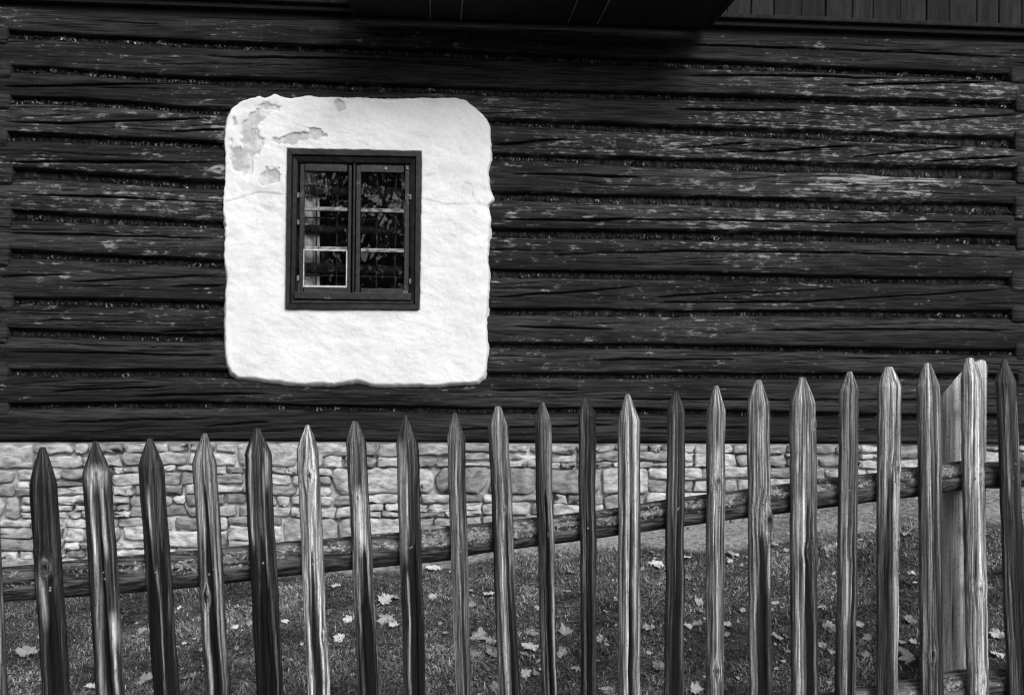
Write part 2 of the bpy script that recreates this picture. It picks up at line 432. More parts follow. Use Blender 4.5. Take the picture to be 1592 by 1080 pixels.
def build_log(k, x0, x1, notch=False):
    i = ord(k) * 7
    X = cols(x0, x1); t, b = log_edges(k, X)
    NS = 46
    s = np.linspace(0, 1, NS)
    Z = b[None, :] + (t - b)[None, :] * s[:, None]
    XX = np.broadcast_to(X[None, :], Z.shape)
    e_top = (t[None, :] - Z); e_bot = (Z - b[None, :])
    Y = 0.050 * (1 - np.clip(e_top / 0.022, 0, 1)) ** 2.2 + 0.05 * (1 - np.clip(e_bot / 0.020, 0, 1)) ** 2.2
    Y = Y - 0.009 * (1 - (2 * s[:, None] - 1) ** 2) + (fbm(XX * 1.1, XX * 0 + i, 2, 2) - 0.5) * 0.02
    Y = Y + (fbm(XX * 2.2, Z * 9 + i, i, 4) - 0.5) * 0.018
    ridge = fbm(XX * 2.5 + (Z * 3), Z * 95, i + 5, 3) - 0.5
    Y = Y + ridge * 0.0045
    crack = np.zeros_like(Y)
    cl = list(CRACKS.get(k, []))
    rr = random.Random(i)
    for _ in range(14):     # short drying checks
        xa = rr.uniform(-2.6, 2.7); L = rr.uniform(0.12, 0.6); q = rr.uniform(0.2, 0.85); sl = rr.uniform(-0.05, 0.09)
        za = np.interp(xa, X, b + (t - b) * q)
        cl.append(('w', [(xa, za), (xa + L * 0.5, za + sl * L * 0.5 + rr.uniform(-.003, .003)), (xa + L, za + sl * L)], rr.uniform(0.0010, 0.0019)))
    for c in cl:
        if c[0] == 'w': pts = c[1]; wd = c[2]
        else: pts = [(on_wall(*p)[0], on_wall(*p)[2]) for p in c]; wd = 0.0042
        xs = np.array([p[0] for p in pts]); zs = np.array([p[1] for p in pts])
        zc = np.interp(X, xs, zs) + (fbm(X * 7, X * 0, i + 9, 3) - 0.5) * 0.008 + (fbm(X * 30, X * 0, i + 19, 2) - 0.5) * 0.004
        tap = sstep(xs[0] - 0.02, xs[0] + 0.25 * (xs[-1] - xs[0]), X) * (1 - sstep(xs[-1] - 0.25 * (xs[-1] - xs[0]), xs[-1] + 0.02, X))
        wv = wd * (0.35 + 0.65 * tap) * (0.7 + 0.7 * vn(X * 5, X * 0, i + 2))
        g_ = np.exp(-((Z - zc[None, :]) / wv[None, :]) ** 2) * np.where(tap > 0, 1, 0)[None, :] * np.minimum(1, tap * 4)[None, :]
        Y = Y + 0.02 * g_ * (1 if wd > 0.003 else 0.6)
        crack = np.maximum(crack, g_)
    # weathering: pale worn area right of the window, in the upper half
    wx = 0.27 + 0.34 * np.exp(-((XX - 1.25) / 1.15) ** 2 - ((Z - 1.78) / 0.33) ** 2) + 0.30 * np.exp(-((XX - 2.0) / 0.8) ** 2 - ((Z - 2.05) / 0.3) ** 2) \
        + 0.25 * np.exp(-((XX + 1.6) / 0.6) ** 2 - ((Z - 1.75) / 0.3) ** 2) - 0.12 * sstep(1.0, 0.6, Z)
    wx = np.clip(wx + (fbm(XX * 1.6, Z * 6, i + 21, 3) - 0.5) * 0.8, 0, 1)
    for _ in range(4):      # knots
        xk = rr.uniform(-2.6, 2.8); zk = float(np.interp(xk, X, b + (t - b) * rr.uniform(.2, .8))); sk = rr.uniform(.006, .013)
        dk = np.hypot((XX - xk) / 1.5, Z - zk) / sk
        wx = wx + 0.45 * np.exp(-((dk - 1.0) / .8) ** 2); crack = np.maximum(crack, np.exp(-(dk / .45) ** 2)); Y = Y - 0.004 * np.exp(-(dk / 1.4) ** 2)
    wx = np.clip(wx, 0, 1.2)
    shade = 0.004 + 0.017 * sstep(0.25, 0.8, fbm(XX * 0.9, Z * 16 + i, i + 41, 4)) + 0.010 * sstep(.3, .9, wx)
    top = np.stack([X, np.full_like(X, 0.11), t - 0.004], -1); top2 = np.stack([X, np.full_like(X, 0.19), t - 0.02], -1)
    bot = np.stack([X, np.full_like(X, 0.11), b + 0.004], -1); bot2 = np.stack([X, np.full_like(X, 0.19), b + 0.02], -1)
    V = np.concatenate([bot2[None], bot[None], np.stack([XX, Y, Z], -1), top[None], top2[None]], 0)
    nr, nc = V.shape[:2]
    F = grid_faces(nr, nc, close_r=True)
    pad = lambda a: np.concatenate([np.zeros((2, nc)), a, np.zeros((2, nc))], 0).ravel()
    caps = np.array([[0, 0, 0, 0]])
    ends = []
    for c in (0, nc - 1):
        ring = [r * nc + c for r in range(nr)]
        for r in range(nr // 2 - 1):
            a, b2, c2, d = ring[r], ring[r + 1], ring[nr - 2 - r], ring[nr - 1 - r]
            ends.append((a, b2, c2, d) if c == 0 else (a, d, c2, b2))
    F = np.concatenate([F, np.array(ends)], 0)
    return mk('log', V.reshape(-1, 3), F, M['log'], house, attrs={'weather': pad(wx), 'crack': pad(crack), 'shade': pad(shade) + 0.003},
              origin=((x0 + x1) / 2, 0.1, float((t + b).mean() / 2)))
for k in LOGS:
    if k in 'DEFGH':
        build_log(k, lx_out0, WIN_L - 0.05); build_log(k, WIN_R + 0.05, lx_out1)
    else:
        build_log(k, lx_out0, lx_out1)

# ends of the cross wall's logs, set between the courses at both sides
keys = list(LOGS)
def log_end(xc, w, zc, h, seed):
    n = 16; a = np.linspace(0, 2 * np.pi, n, endpoint=False)
    sx = np.sign(np.cos(a)) * np.abs(np.cos(a)) ** 0.12; sz = np.sign(np.sin(a)) * np.abs(np.sin(a)) ** 0.12
    jr = 1 + 0.05 * (vn(a * 1.5, a * 0, seed) - 0.5)
    rings = []
    for sc, y in ((1.0, 0.12), (1.0, -0.006), (0.96, -0.014), (0.6, -0.014), (0.2, -0.016)):
        rings.append(np.stack([xc + sx * jr * w / 2 * sc, np.full(n, y) + 0.004 * vn(a * 2 + sc * 5, a * 0 + y, seed), zc + sz * jr * h / 2 * sc], -1))
    V = np.array(rings); F = [tuple(x) for x in grid_faces(5, n, close_c=True)] + [tuple(4 * n + i for i in range(n))]
    V = V.reshape(-1, 3)
    return mk('log_end', V, F, M['log'], house, smooth=True, attrs={'weather': np.full(len(V), 0.3), 'crack': np.zeros(len(V)), 'shade': np.full(len(V), 0.017)})
def end_col(px_l, px_r, side):
    for j in range(len(keys) - 1):
        ya = np.interp(px_l, PXC, LOGS[keys[j]][1]); yb = np.interp(px_l, PXC, LOGS[keys[j + 1]][0])
        p0 = on_wall(px_l + random.uniform(-6, 6), ya); p1 = on_wall(px_r + random.uniform(-6, 5), yb)
        zc = (p0[2] + p1[2]) / 2; h = abs(p0[2] - p1[2]) + 0.062 + random.uniform(-0.008, 0.01)
        log_end((p0[0] + p1[0]) / 2, p1[0] - p0[0], zc, h, 50 + j + side * 20)
end_col(-52, 17, 0); end_col(1576, 1640, 1)

# wood shaving caulk in the joints: a lumpy rope and loose curls
for j in range(len(keys) - 1):
    X = np.arange(-2.75, 2.95, 0.008)
    _, b1 = log_edges(keys[j], X); t2, _ = log_edges(keys[j + 1], X)
    zc = (b1 + t2) / 2; hh = np.maximum(b1 - t2, 0.012) / 2 + 0.012
    n = 8; a = np.linspace(0, 2 * np.pi, n, endpoint=False)
    lump = 0.4 + 1.1 * vn(X * 70, X * 0, 300 + j)
    rope = np.stack([np.broadcast_to(X[:, None], (len(X), n)), 0.050 + np.cos(a)[None] * 0.014 * lump[:, None],
                     zc[:, None] + np.sin(a)[None] * (hh * (0.85 + 0.2 * lump))[:, None]], -1)
    V = [rope.reshape(-1, 3)]; F = [grid_faces(len(X), n, close_c=True)]; tone = [np.full(rope.shape[0] * n, 0.006) + 0.05 * RNG.random(rope.shape[0] * n) ** 4]
    off = len(V[0])
    low = j / (len(keys) - 2)
    cnt = int(900 - 480 * low)
    for c in range(cnt):
        x = RNG.uniform(-2.75, 2.95); dens = vn(x * 1.7, 0, 400 + j)
        if RNG.random() > 0.25 + 1.1 * dens * dens: continue
        xi = int(np.clip((x + 2.75) / 0.008, 0, len(X) - 1))
        if WIN_L - 0.25 < x < WIN_R + 0.3 and 2 <= j <= 9: continue
        r = RNG.uniform(0.006, 0.0135); wdt = RNG.uniform(0.005, 0.011); m_ = 7
        th = np.linspace(0, RNG.uniform(3.2, 5.4), m_) + RNG.uniform(0, 6.28)
        tilt = RNG.normal(0, 0.5)
        cx_ = x + r * np.cos(th); cz = zc[xi] - 0.3 * hh[xi] + RNG.uniform(-0.3, 0.3) * hh[xi] + r * np.sin(th) * 0.8
        cy_ = RNG.uniform(0.016, 0.034)
        A = np.stack([cx_, np.full(m_, cy_) + 0.004 * np.cos(th), cz], -1)
        Bq = A + np.array([math.sin(tilt) * wdt, -math.cos(tilt) * wdt, 0.001])
        V.append(np.concatenate([A, Bq])); 
        ii = np.arange(m_ - 1); F.append(np.stack([ii, ii + 1, ii + 1 + m_, ii + m_], -1) + off); off += 2 * m_
        tone.append(np.full(2 * m_, 0.02 + 0.34 * RNG.random() ** 2.4 * (1.1 - 0.7 * low)))
    o = mk('shaving_caulk', np.concatenate(V), np.concatenate(F), M['shaving'], house, attrs={'tone': np.concatenate(tone)})
    tag(o, kind='stuff')

# ------------------------------------------------------------------ plaster round the window
PYF = -0.034
FR = [on_wall(*p, Y=-0.04) for p in ((446.8, 231.5), (655, 235.5), (651.6, 481), (444, 480))]   # frame corners TL TR BR BL
OUT = [(350, 178), (358, 166), (369, 157), (380, 153), (393, 149), (400, 145), (408, 149), (416, 147), (428, 144), (439, 149), (452, 149), (466, 147), (480, 145), (497, 147),
       (520, 147), (560, 149), (620, 149), (665, 149), (711, 150), (725, 154), (736, 161), (748, 171), (757, 181), (763, 194), (765, 215), (766, 243), (763, 270), (765, 295), (770, 305), (769, 312),
       (763, 318), (766, 340), (766, 360), (761, 402), (764, 435), (763, 470), (760, 510), (761, 547), (759, 574), (755, 588), (745, 597), (725, 600), (693, 602), (650, 603), (602, 604), (575, 601), (557, 598),
       (535, 600), (511, 602), (480, 601), (443, 600), (415, 597), (384, 593), (368, 590), (357, 583), (350, 571), (347, 555), (346, 525), (344, 500), (344, 484), (346, 460), (347, 430), (345, 400), (346, 357), (344, 345),
       (344, 311), (347, 285), (347, 243), (345, 215), (347, 189)]
OUTW = np.array([on_wall(*p, Y=-0.03) for p in OUT])[:, [0, 2]]
INW = np.array([[p[0], p[2]] for p in FR])
CW = INW.mean(0)
def poly_polar(P, th, c):
    Q = np.concatenate([P, P[:1]]); out = np.zeros((len(th), 2))
    d = np.stack([np.cos(th), np.sin(th)], -1)
    best = np.full(len(th), 0.0)
    for a, b in zip(Q[:-1], Q[1:]):
        e = b - a; w = a - c
        den = d[:, 0] * (-e[1]) + d[:, 1] * e[0]
        den = np.where(np.abs(den) < 1e-12, 1e-12, den)
        tt = (w[0] * (-e[1]) + w[1] * e[0]) / den
        ss = (d[:, 0] * w[1] - d[:, 1] * w[0]) / den
        ok = (ss >= -1e-6) & (ss <= 1 + 1e-6) & (tt > 0)
        best = np.where(ok & (tt > best), tt, best)
    return best
NT = 640
ths = np.sort(np.concatenate([np.linspace(-np.pi, np.pi, NT - 4, endpoint=False), np.arctan2(INW[:, 1] - CW[1], INW[:, 0] - CW[0])]))
ri = poly_polar(INW, ths, CW) - 0.004; ro = poly_polar(OUTW, ths, CW)
ri = ri - 0.004 * (vn(ths * 22, ths * 0, 5) - 0.4)
ro = ro + 0.008 * sstep(-0.5, -0.8, np.sin(ths)) + 0.005 * (fbm(np.cos(ths) * 14, np.sin(ths) * 14, 8, 4) - 0.5) + 0.008 * (fbm(ths * 45, ths * 0, 3, 4) - 0.5)
tr = np.concatenate([np.linspace(0, 0.10, 9)[:-1], np.linspace(0.10, 0.80, 62)[:-1], np.linspace(0.80, 1.0, 16)])
rr_ = ri[None] + (ro - ri)[None] * tr[:, None]
PX_ = CW[0] + np.cos(ths)[None] * rr_; PZ_ = CW[1] + np.sin(ths)[None] * rr_
di = (rr_ - ri[None]); do = (ro[None] - rr_)
Yp = PYF + 0.055 * (1 - np.clip(di / 0.010, 0, 1)) ** 2
edge_w = 0.012 + 0.014 * (vn(ths * 9, ths * 0, 12))[None] + 0.016 * sstep(-0.3, -0.8, np.sin(ths))[None]
Yp = Yp + 0.055 * (1 - np.clip(do / edge_w, 0, 1)) ** 1.6
Yp = Yp + (fbm(PX_ * 4, PZ_ * 4, 61, 3) - 0.5) * 0.010 + (fbm(PX_ * 16 + PZ_ * 5, PZ_ * 24, 63, 4) - 0.5) * 0.008
# worn patches read off the photograph
def pxw(p): q = on_wall(*p, Y=PYF); return q[0], q[2]
peel = np.zeros_like(PX_); stain = np.zeros_like(PX_); ckm = np.zeros_like(PX_)
nz = fbm(PX_ * 26, PZ_ * 26, 71, 5) - 0.5; nz2 = fbm(PX_ * 9, PZ_ * 9, 77, 4) - 0.5
def blob(p, rx, rz, rot=0.0, n=1.0):
    x0, z0 = pxw(p); dx, dz = PX_ - x0, PZ_ - z0
    c_, s_ = math.cos(rot), math.sin(rot)
    u, v = (dx * c_ + dz * s_) / rx, (-dx * s_ + dz * c_) / rz
    return np.sqrt(u * u + v * v) + (nz * 1.3 + nz2 * 1.6) * n
for p, rx, rz, rot in (((398, 180), .062, .085, -0.5), ((382, 205), .050, .085, -0.2), ((384, 243), .062, .075, 0), ((396, 225), .03, .06, 0), ((364, 192), .022, .07, 0), ((410, 165), .05, .04, 0),
                       ((462, 214), .075, .030, 0.1), ((487, 211), .042, .030, 0), ((418, 277), .045, .022, 0.4), ((528, 165), .026, .035, 0)):
    peel = np.maximum(peel, 1 - sstep(0.90, 0.97, blob(p, rx, rz, rot, 1.25)))
for p, rx, rz, a_ in (((400, 300), .17, .055, .75), ((380, 190), .09, .12, .7), ((700, 350), .16, .09, .28), ((525, 165), .04, .03, .6), ((690, 190), .12, .10, .15)):
    stain = np.maximum(stain, a_ * (1 - sstep(0.5, 1.1, blob(p, rx, rz))))
for pts in (((655, 310), (690, 318), (740, 316), (762, 322)), ((660, 275), (676, 270)), ((718, 300), (722, 284), (732, 288), (736, 305)), ((735, 330), (750, 338)),
            ((350, 312), (400, 300), (445, 302))):
    W_ = [pxw(p) for p in pts]
    for (xa, za), (xb, zb) in zip(W_[:-1], W_[1:]):
        L2 = (xb - xa) ** 2 + (zb - za) ** 2
        tt = np.clip(((PX_ - xa) * (xb - xa) + (PZ_ - za) * (zb - za)) / L2, 0, 1)
        dd = np.hypot(PX_ - xa - tt * (xb - xa) + nz * 0.012, PZ_ - za - tt * (zb - za) + nz2 * 0.02)
        ckm = np.maximum(ckm, np.exp(-(dd / 0.0035) ** 2) * 0.55)
Yp = Yp + 0.007 * peel + 0.004 * ckm
V = np.stack([PX_, Yp, PZ_], -1)
pl = mk('plaster_surround', V.reshape(-1, 3), grid_faces(len(tr), len(ths), close_c=True), M['plaster'], house, (CW[0], 0, CW[1]),
        attrs={'peel': peel.ravel(), 'stain': stain.ravel(), 'crack': ckm.ravel()})
tag(pl, 'whitewashed plaster with a grey peeled patch at its top left')

# ------------------------------------------------------------------ window
win = empty('window', (CW[0], 0.0, INW[2][1]), house)
def P(px, py, Y=-0.03): return on_wall(px, py, Y)
# mitred frame: profile swept along four sides, one board for each side
inn = [on_wall(*p, Y=-0.01) for p in ((465, 254), (636.5, 256.5), (637, 464), (460, 463))]
for s in range(4):
    a0, a1 = FR[s], FR[(s + 1) % 4]; b0, b1 = inn[s], inn[(s + 1) % 4]
    prof = [(0.0, 0.06), (0.0, -0.046), (0.03, -0.050), (0.42, -0.050), (0.47, -0.043), (0.50, -0.036), (0.56, -0.040), (0.88, -0.030), (0.95, -0.026), (1.0, -0.016), (1.0, 0.06)]
    V = []
    nseg = 14
    for q in range(nseg + 1):
        f = q / nseg
        if f == 0: f = 0.0015
        if f == 1: f = 0.9985
        for t_, y_ in prof:
            A = a0 + (a1 - a0) * f; B_ = b0 + (b1 - b0) * f
            p = A + (B_ - A) * t_
            V.append((p[0], y_ + 0.003 * (vn(f * 9, t_ * 4, 70 + s) - 0.5), p[2] + 0.002 * (vn(f * 7, 3, 75 + s) - 0.5)))
    n = len(prof); F = [tuple(x) for x in grid_faces(nseg + 1, n, close_c=True)] + [tuple(range(n)), tuple(nseg * n + i for i in range(n))[::-1]]
    mk('frame_board', V, F, M['frame'], win, smooth=False)
def wbox(name, l, t, r, b, y0, y1, mat, bev=0.002, jit=0.0008):
    p, q = on_wall(l, b, y0), on_wall(r, t, y0)
    return box(name, (p[0], q[0], y0, y1, p[2], q[2]), mat, win, bev, 2, jit)
wbox('sill', 457, 456, 640, 464, -0.045, 0.02, M['wwood'])
# left sash
wbox('stile', 464.5, 255, 473, 455, -0.020, 0.02, M['wwood']); wbox('stile', 540, 257, 547, 456, -0.020, 0.02, M['wwood'])
wbox('stile', 552.5, 257, 560.5, 456, -0.020, 0.02, M['wwood']); wbox('stile', 628, 257, 637, 456, -0.020, 0.02, M['wwood'])
wbox('rail', 473.2, 255.5, 539.8, 265.5, -0.017, 0.018, M['wwood']); wbox('rail', 472, 446.5, 540, 455, -0.017, 0.018, M['wwood'])
wbox('rail', 560.8, 257.5, 627.8, 267, -0.017, 0.018, M['wwood']); wbox('rail', 560.8, 449, 627.8, 456, -0.017, 0.018, M['wwood'])
wbox('cover_strip', 547.2, 254.5, 552.6, 457, -0.034, 0.016, M['frame'])
for yy in (324.6, 386): wbox('muntin', 473.2, yy - 2.2, 539.8, yy + 2.2, -0.016, 0.014, M['muntin'], 0.0025)
for yy in (327, 389): wbox('muntin', 560.8, yy - 2.2, 627.8, yy + 2.2, -0.016, 0.014, M['muntin'], 0.0025)
def pane(l, t, r, b, tx, tz):
    p, q = on_wall(l, b, 0.0), on_wall(r, t, 0.0)
    o = box('pane', (p[0], q[0], 0.004, 0.007, p[2], q[2]), M['glass'], win, 0.0)
    o.rotation_euler = (R(tx), 0, R(tz))
for j, (t, b) in enumerate(((265.0, 323.2), (326, 384.6), (387.4, 447))): pane(472.6, t, 540.4, b, (-0.5, 0.15, 0.35)[j], (0.25, -0.3, 0.4)[j])
for j, (t, b) in enumerate(((266.5, 325.6), (328.4, 387.6), (390.4, 449.5))): pane(560.2, t, 628.4, b, (-0.2, 0.3, 0.0)[j], (-0.2, 0.15, -0.4)[j])
# white putty bead round the replaced lower left pane
for l, t, r, b in ((471.0, 387.2, 472.8, 446.4), (537.8, 389, 539.8, 446.4), (473.0, 444.2, 537.6, 446.3), (473.4, 388.4, 537.0, 389.4)):
    wbox('putty_bead', l, t, r, b, -0.021, -0.004, M['putty'], 0.001, 0.0006)
for px, py in ((463.3, 303), (463, 432), (638, 306), (637.5, 437), (463.2, 345)):
    wbox('hinge', px - 1.6, py - 4, px + 1.6, py + 4, -0.034, -0.012, M['nail'], 0.001)
wbox('corner_plate', 627, 451.5, 634, 456.5, -0.026, -0.018, M['nail'], 0.001)
wbox('corner_plate', 598, 260, 602, 264, -0.021, -0.016, M['muntin'], 0.001)
wbox('corner_plate', 632, 260, 635, 263, -0.026, -0.019, M['muntin'], 0.001)
# room behind
def room():
    x0, x1, y0, y1, z0, z1 = -3.2, 1.6, 0.20, 3.6, 0.4, 2.9
    v = [(x0, y0, z0), (x1, y0, z0), (x1, y1, z0), (x0, y1, z0), (x0, y0, z1), (x1, y0, z1), (x1, y1, z1), (x0, y1, z1)]
    wl, wr, wb, wt = WIN_L + 0.02, WIN_R - 0.02, INW[2][1] + 0.02, INW[0][1] - 0.02
    v += [(wl, y0, wb), (wr, y0, wb), (wr, y0, wt), (wl, y0, wt)]
    v += [(wl, 0.05, wb), (wr, 0.05, wb), (wr, 0.05, wt), (wl, 0.05, wt)]
    f = [(0, 3, 2, 1), (4, 5, 6, 7), (0, 4, 7, 3), (1, 2, 6, 5), (3, 7, 6, 2), (0, 1, 9, 8), (1, 5, 10, 9), (5, 4, 11, 10), (4, 0, 8, 11),
         (8, 9, 13, 12), (9, 10, 14, 13), (10, 11, 15, 14), (11, 8, 12, 15)]
    mk('room_lining', v, f, M['room'], house, smooth=False)
room()
# iron grille behind the glass
gy0 = 0.045
for px in (491, 523, 585, 614):
    p, q = on_wall(px, 470, gy0), on_wall(px, 240, gy0)
    box('grille_bar', (p[0] - .0035, p[0] + .0035, gy0 - .0035, gy0 + .0035, p[2], q[2]), M['iron'], win, 0.001)
for py in (338, 428):
    p, q = on_wall(455, py, gy0 + .011), on_wall(648, py, gy0 + .011)
    box('grille_bar', (p[0], q[0], gy0 + .004, gy0 + .011, p[2] - .0032, p[2] + .0032), M['iron'], win, 0.001)
# curtains
def curtain(pl_, pr_t, pr_b, y, label, flip):
    n, m_ = 40, 24
    V = []
    for i in range(m_ + 1):
        f = i / m_; py = 245 + (465 - 245) * f
        pr = pr_t + (pr_b - pr_t) * f + 2 * math.sin(f * 5)
        a, b = on_wall(pl_, py, y), on_wall(pr, py, y)
        for j in range(n + 1):
            s = j / n
            p = a + (b - a) * s
            V.append((p[0], y + 0.010 * math.sin(s * 19 + 0.6 * math.sin(f * 3)) + 0.004 * math.sin(s * 43 + f), p[2]))
    o = mk('curtain', V, grid_faces(m_ + 1, n + 1), M['curtain'])
    tag(o, label, 'curtain')
curtain(448, 492, 500, 0.085, 'pale curtain hanging behind the left sash of the window', 1)
curtain(655, 620, 633, 0.085, 'narrow pale curtain hanging behind the right sash of the window', -1)

# ------------------------------------------------------------------ stone foundation
zb_x = EDGE['L'][2]; zb_z = EDGE['L'][3]
def base_top(x): return np.interp(x, zb_x, zb_z) - 0.004
found = empty('foundation', (0, 0.03, 0.2), house)
mx = np.arange(-4.2, 4.75, 0.03); mz = np.linspace(0, 1, 34)
top = base_top(mx); bot = ground_z(mx, mx * 0) - 0.15
MZ = bot[None] + (top - bot)[None] * mz[:, None]; MX = np.broadcast_to(mx[None], MZ.shape)
MY = 0.038 + (fbm(MX * 7, MZ * 9, 41, 4) - 0.5) * 0.050
MY = MY - 0.018 * np.exp(-((top[None] - MZ) / 0.012) ** 2) * vn(MX * 9, MZ * 0, 43)
mk('mortar', np.stack([MX, MY, MZ], -1).reshape(-1, 3), grid_faces(len(mz), len(mx)), M['mortar'], found)
def stone(x0, x1, zl, zh, seed):
    # cell given by functions of x for its low and high edge
    rr = random.Random(seed)
    gap = rr.uniform(0.0015, 0.005)
    xs = [x0 + gap, x1 - gap]
    w = xs[1] - xs[0]
    nx = max(3, int(w / 0.035))
    t_ = [(xs[0] + w * i / nx, zh(xs[0] + w * i / nx) - gap) for i in range(nx + 1)]
    b_ = [(xs[0] + w * i / nx, zl(xs[0] + w * i / nx) + gap) for i in range(nx + 1)][::-1]
    h0 = t_[0][1] - b_[-1][1]; h1 = t_[-1][1] - b_[0][1]
    if min(h0, h1) < 0.014: return None
    c = min(h0, h1, w) * rr.uniform(0.08, 0.30)
    pts = [(xs[0] + c * .9, t_[0][1] - c * .12)] + t_[1:-1] + [(xs[1] - c * .9, t_[-1][1] - c * .1), (xs[1] - rr.uniform(0, .3) * c, t_[-1][1] - c), (xs[1] - rr.uniform(0, .4) * c, b_[0][1] + c)] \
        + [(xs[1] - c * .9, b_[0][1] + c * .12)] + b_[1:-1] + [(xs[0] + c * .9, b_[-1][1] + c * .1), (xs[0] + rr.uniform(0, .4) * c, b_[-1][1] + c), (xs[0] + rr.uniform(0, .3) * c, t_[0][1] - c)]
    pts = [(x + rr.uniform(-.006, .006), z + rr.uniform(-.005, .005)) for x, z in pts]
    n = len(pts); cx = sum(p[0] for p in pts) / n; cz = sum(p[1] for p in pts) / n
    ta, tb = (float(vn(x0 * 391.7, 0.5, 7)) - .5) * 0.7, (float(vn(x1 * 391.7, 0.5, 7)) - .5) * 0.7     # leaning end joints, shared with the neighbour
    pts = [(x + (z - cz) * (ta + (tb - ta) * (x - xs[0]) / w), z) for x, z in pts]
    yf = rr.uniform(-0.006, 0.014); tx, tz = rr.uniform(-.06, .06), rr.uniform(-.12, .12)
    V = []
    hmin = min(h0, h1); ns_ = rr.uniform(0, 50)
    LV = ((0.0, 0.06), (0.0, 0.009), (0.10, 0.002), (0.30, 0.0), (0.62, -0.001))
    for ins, dy in LV:
        for x, z in pts:
            X_, Z_ = cx + (x - cx) * (1 - ins), cz + (z - cz) * (1 - ins)
            if 0 < ins < 0.2:      # constant width arris
                X_ = cx + math.copysign(max(abs(x - cx) - 0.0035, 0), x - cx); Z_ = cz + math.copysign(max(abs(z - cz) - 0.003, 0), z - cz)
            y = yf + dy + (X_ - cx) * tx + (Z_ - cz) * tz
            if dy < .05: y += 0.017 * (float(fbm(X_ * 26 + ns_, Z_ * 40, 97, 3)) - 0.5)
            V.append((X_, y, Z_))
    V.append((cx, yf - 0.001 + 0.012 * (float(fbm(cx * 22 + ns_, cz * 34, 97, 3)) - 0.5), cz))
    q5 = len(LV)
    F = [(f[0], f[3], f[2], f[1]) for f in grid_faces(q5, n, close_c=True)] + [((q5 - 1) * n + (i + 1) % n, (q5 - 1) * n + i, q5 * n) for i in range(n)]
    return mk('stone', V, F, M['stone'], found, smooth=True)
rs = random.Random(5)
sid = 1000; nst = 0
def bz(k, off):
    return lambda x: float(base_top(x) - off + 0.035 * (fbm(x * 1.9 + k * 7.3, 2.0 + k, 91, 3) - 0.5) * (0 if k == 0 else 1))
def lerp_z(lo, hi, q, k):
    return lambda x: lo(x) * (1 - q) + hi(x) * q + 0.014 * (float(vn(x * 6 + k * 3.1, k, 95)) - 0.5)
H = 0.006
for band, bh in enumerate((0.115, 0.125, 0.11, 0.15, 0.15)):
    hi0, lo0 = bz(band, H), bz(band + 1, H + bh)
    x = -2.85 + rs.uniform(-.1, .2)
    while x < 3.05:
        zw = rs.uniform(0.22, 0.62); xz = x + zw; xm = (x + xz) / 2
        nc_ = rs.choice([2, 2, 2, 3, 3, 1]) if band != 3 else rs.choice([1, 2, 2, 3])
        cuts = [0.0] + sorted(min(.85, max(.15, (k + 1) / nc_ + rs.uniform(-.11, .11))) for k in range(nc_ - 1)) + [1.0]
        for k in range(nc_):
            f_lo = lo0 if k == 0 else lerp_z(lo0, hi0, cuts[k], sid + k); f_hi = hi0 if k == nc_ - 1 else lerp_z(lo0, hi0, cuts[k + 1], sid + k + 1)
            if f_hi(xm) < float(ground_z(xm, 0)) - 0.03: continue
            hgt = max(.02, f_hi(xm) - f_lo(xm)); xx = x
            while xx < xz - 1e-4:
                L = min(hgt * rs.uniform(1.3, 5.8), rs.uniform(.2, .40))
                if xz - xx - L < 0.06: L = xz - xx
                if nst < 296 and stone(xx, xx + L, f_lo, f_hi, sid): nst += 1
                sid += 1; xx += L
        x = xz
    H += bh
print('stones', nst)

# ------------------------------------------------------------------ moulding, cladding, balcony and added shading eaves above the logs
def zt(px, py): return on_wall(px, py, 0)[2]
zA = lambda x: np.interp(x, EDGE['A'][0], EDGE['A'][1])
z_m0 = float(zt(1120, 45)) + 0.012
box('header_beam', (lx_out0, lx_out1, 0.012, 0.18, float(zA(0)) - 0.01, z_m0 + 0.02), M['soffit'], house, 0.004)
box('moulding', (lx_out0, lx_out1, -0.030, 0.10, z_m0 - 0.004, z_m0 + 0.022), M['soffit'], house, 0.006)
box('moulding', (lx_out0, lx_out1, -0.058, 0.10, z_m0 + 0.025, z_m0 + 0.048), M['board'], house, 0.006)
zc0 = z_m0 + 0.05
clad = empty('gable_cladding', (0, 0, zc0), house)
x = -3.2
while x < 3.6:
    w = random.uniform(0.105, 0.145)
    box('cladding_board', (x + .002, x + w - .002, -0.032 + random.uniform(-.004, .004), -0.008, zc0 - 0.02, 3.75), M['board'], clad, 0.003, 1)
    x += w
box('backing_wall', (lx_out0, lx_out1, -0.004, 0.16, zc0 + 0.004, 3.9), M['soffit'], clad, 0.0)
# balcony floor seen from below
bal = empty('balcony', (0.45, -0.06, z_m0), house)
edges = (557, 610, 669, 716, 775, 830, 880, 925, 985, 1045, 1091)
gapw = {669: .0035, 716: .004, 880: .0025, 925: .003}
zbal = float((zt(550, 35) + zt(1100, 47)) / 2)
bx = [on_wall(e, 42, 0)[0] for e in edges]
for e0, e1, a, b in zip(edges[:-1], edges[1:], bx[:-1], bx[1:]):
    box('floor_board', (a + gapw.get(e0, .0004) / 2, b - gapw.get(e1, .0004) / 2, -0.55, -0.062, zbal + random.uniform(0, .004), zbal + 0.03), M['soffit'], bal, 0.001, 1)
for e, wl, y_end in ((669, .0042, -0.55), (716, .005, -0.55), (880, .0034, -0.55), (925, .0036, -0.55)):  # pale strips stand in for daylight showing through the board gaps
    xl = on_wall(e, 42, 0)[0]
    box('slit_strip', (xl - wl / 2, xl + wl / 2, y_end, -0.066, zbal - 0.004, zbal - 0.0005), M['slit_strip'], bal, 0.0)
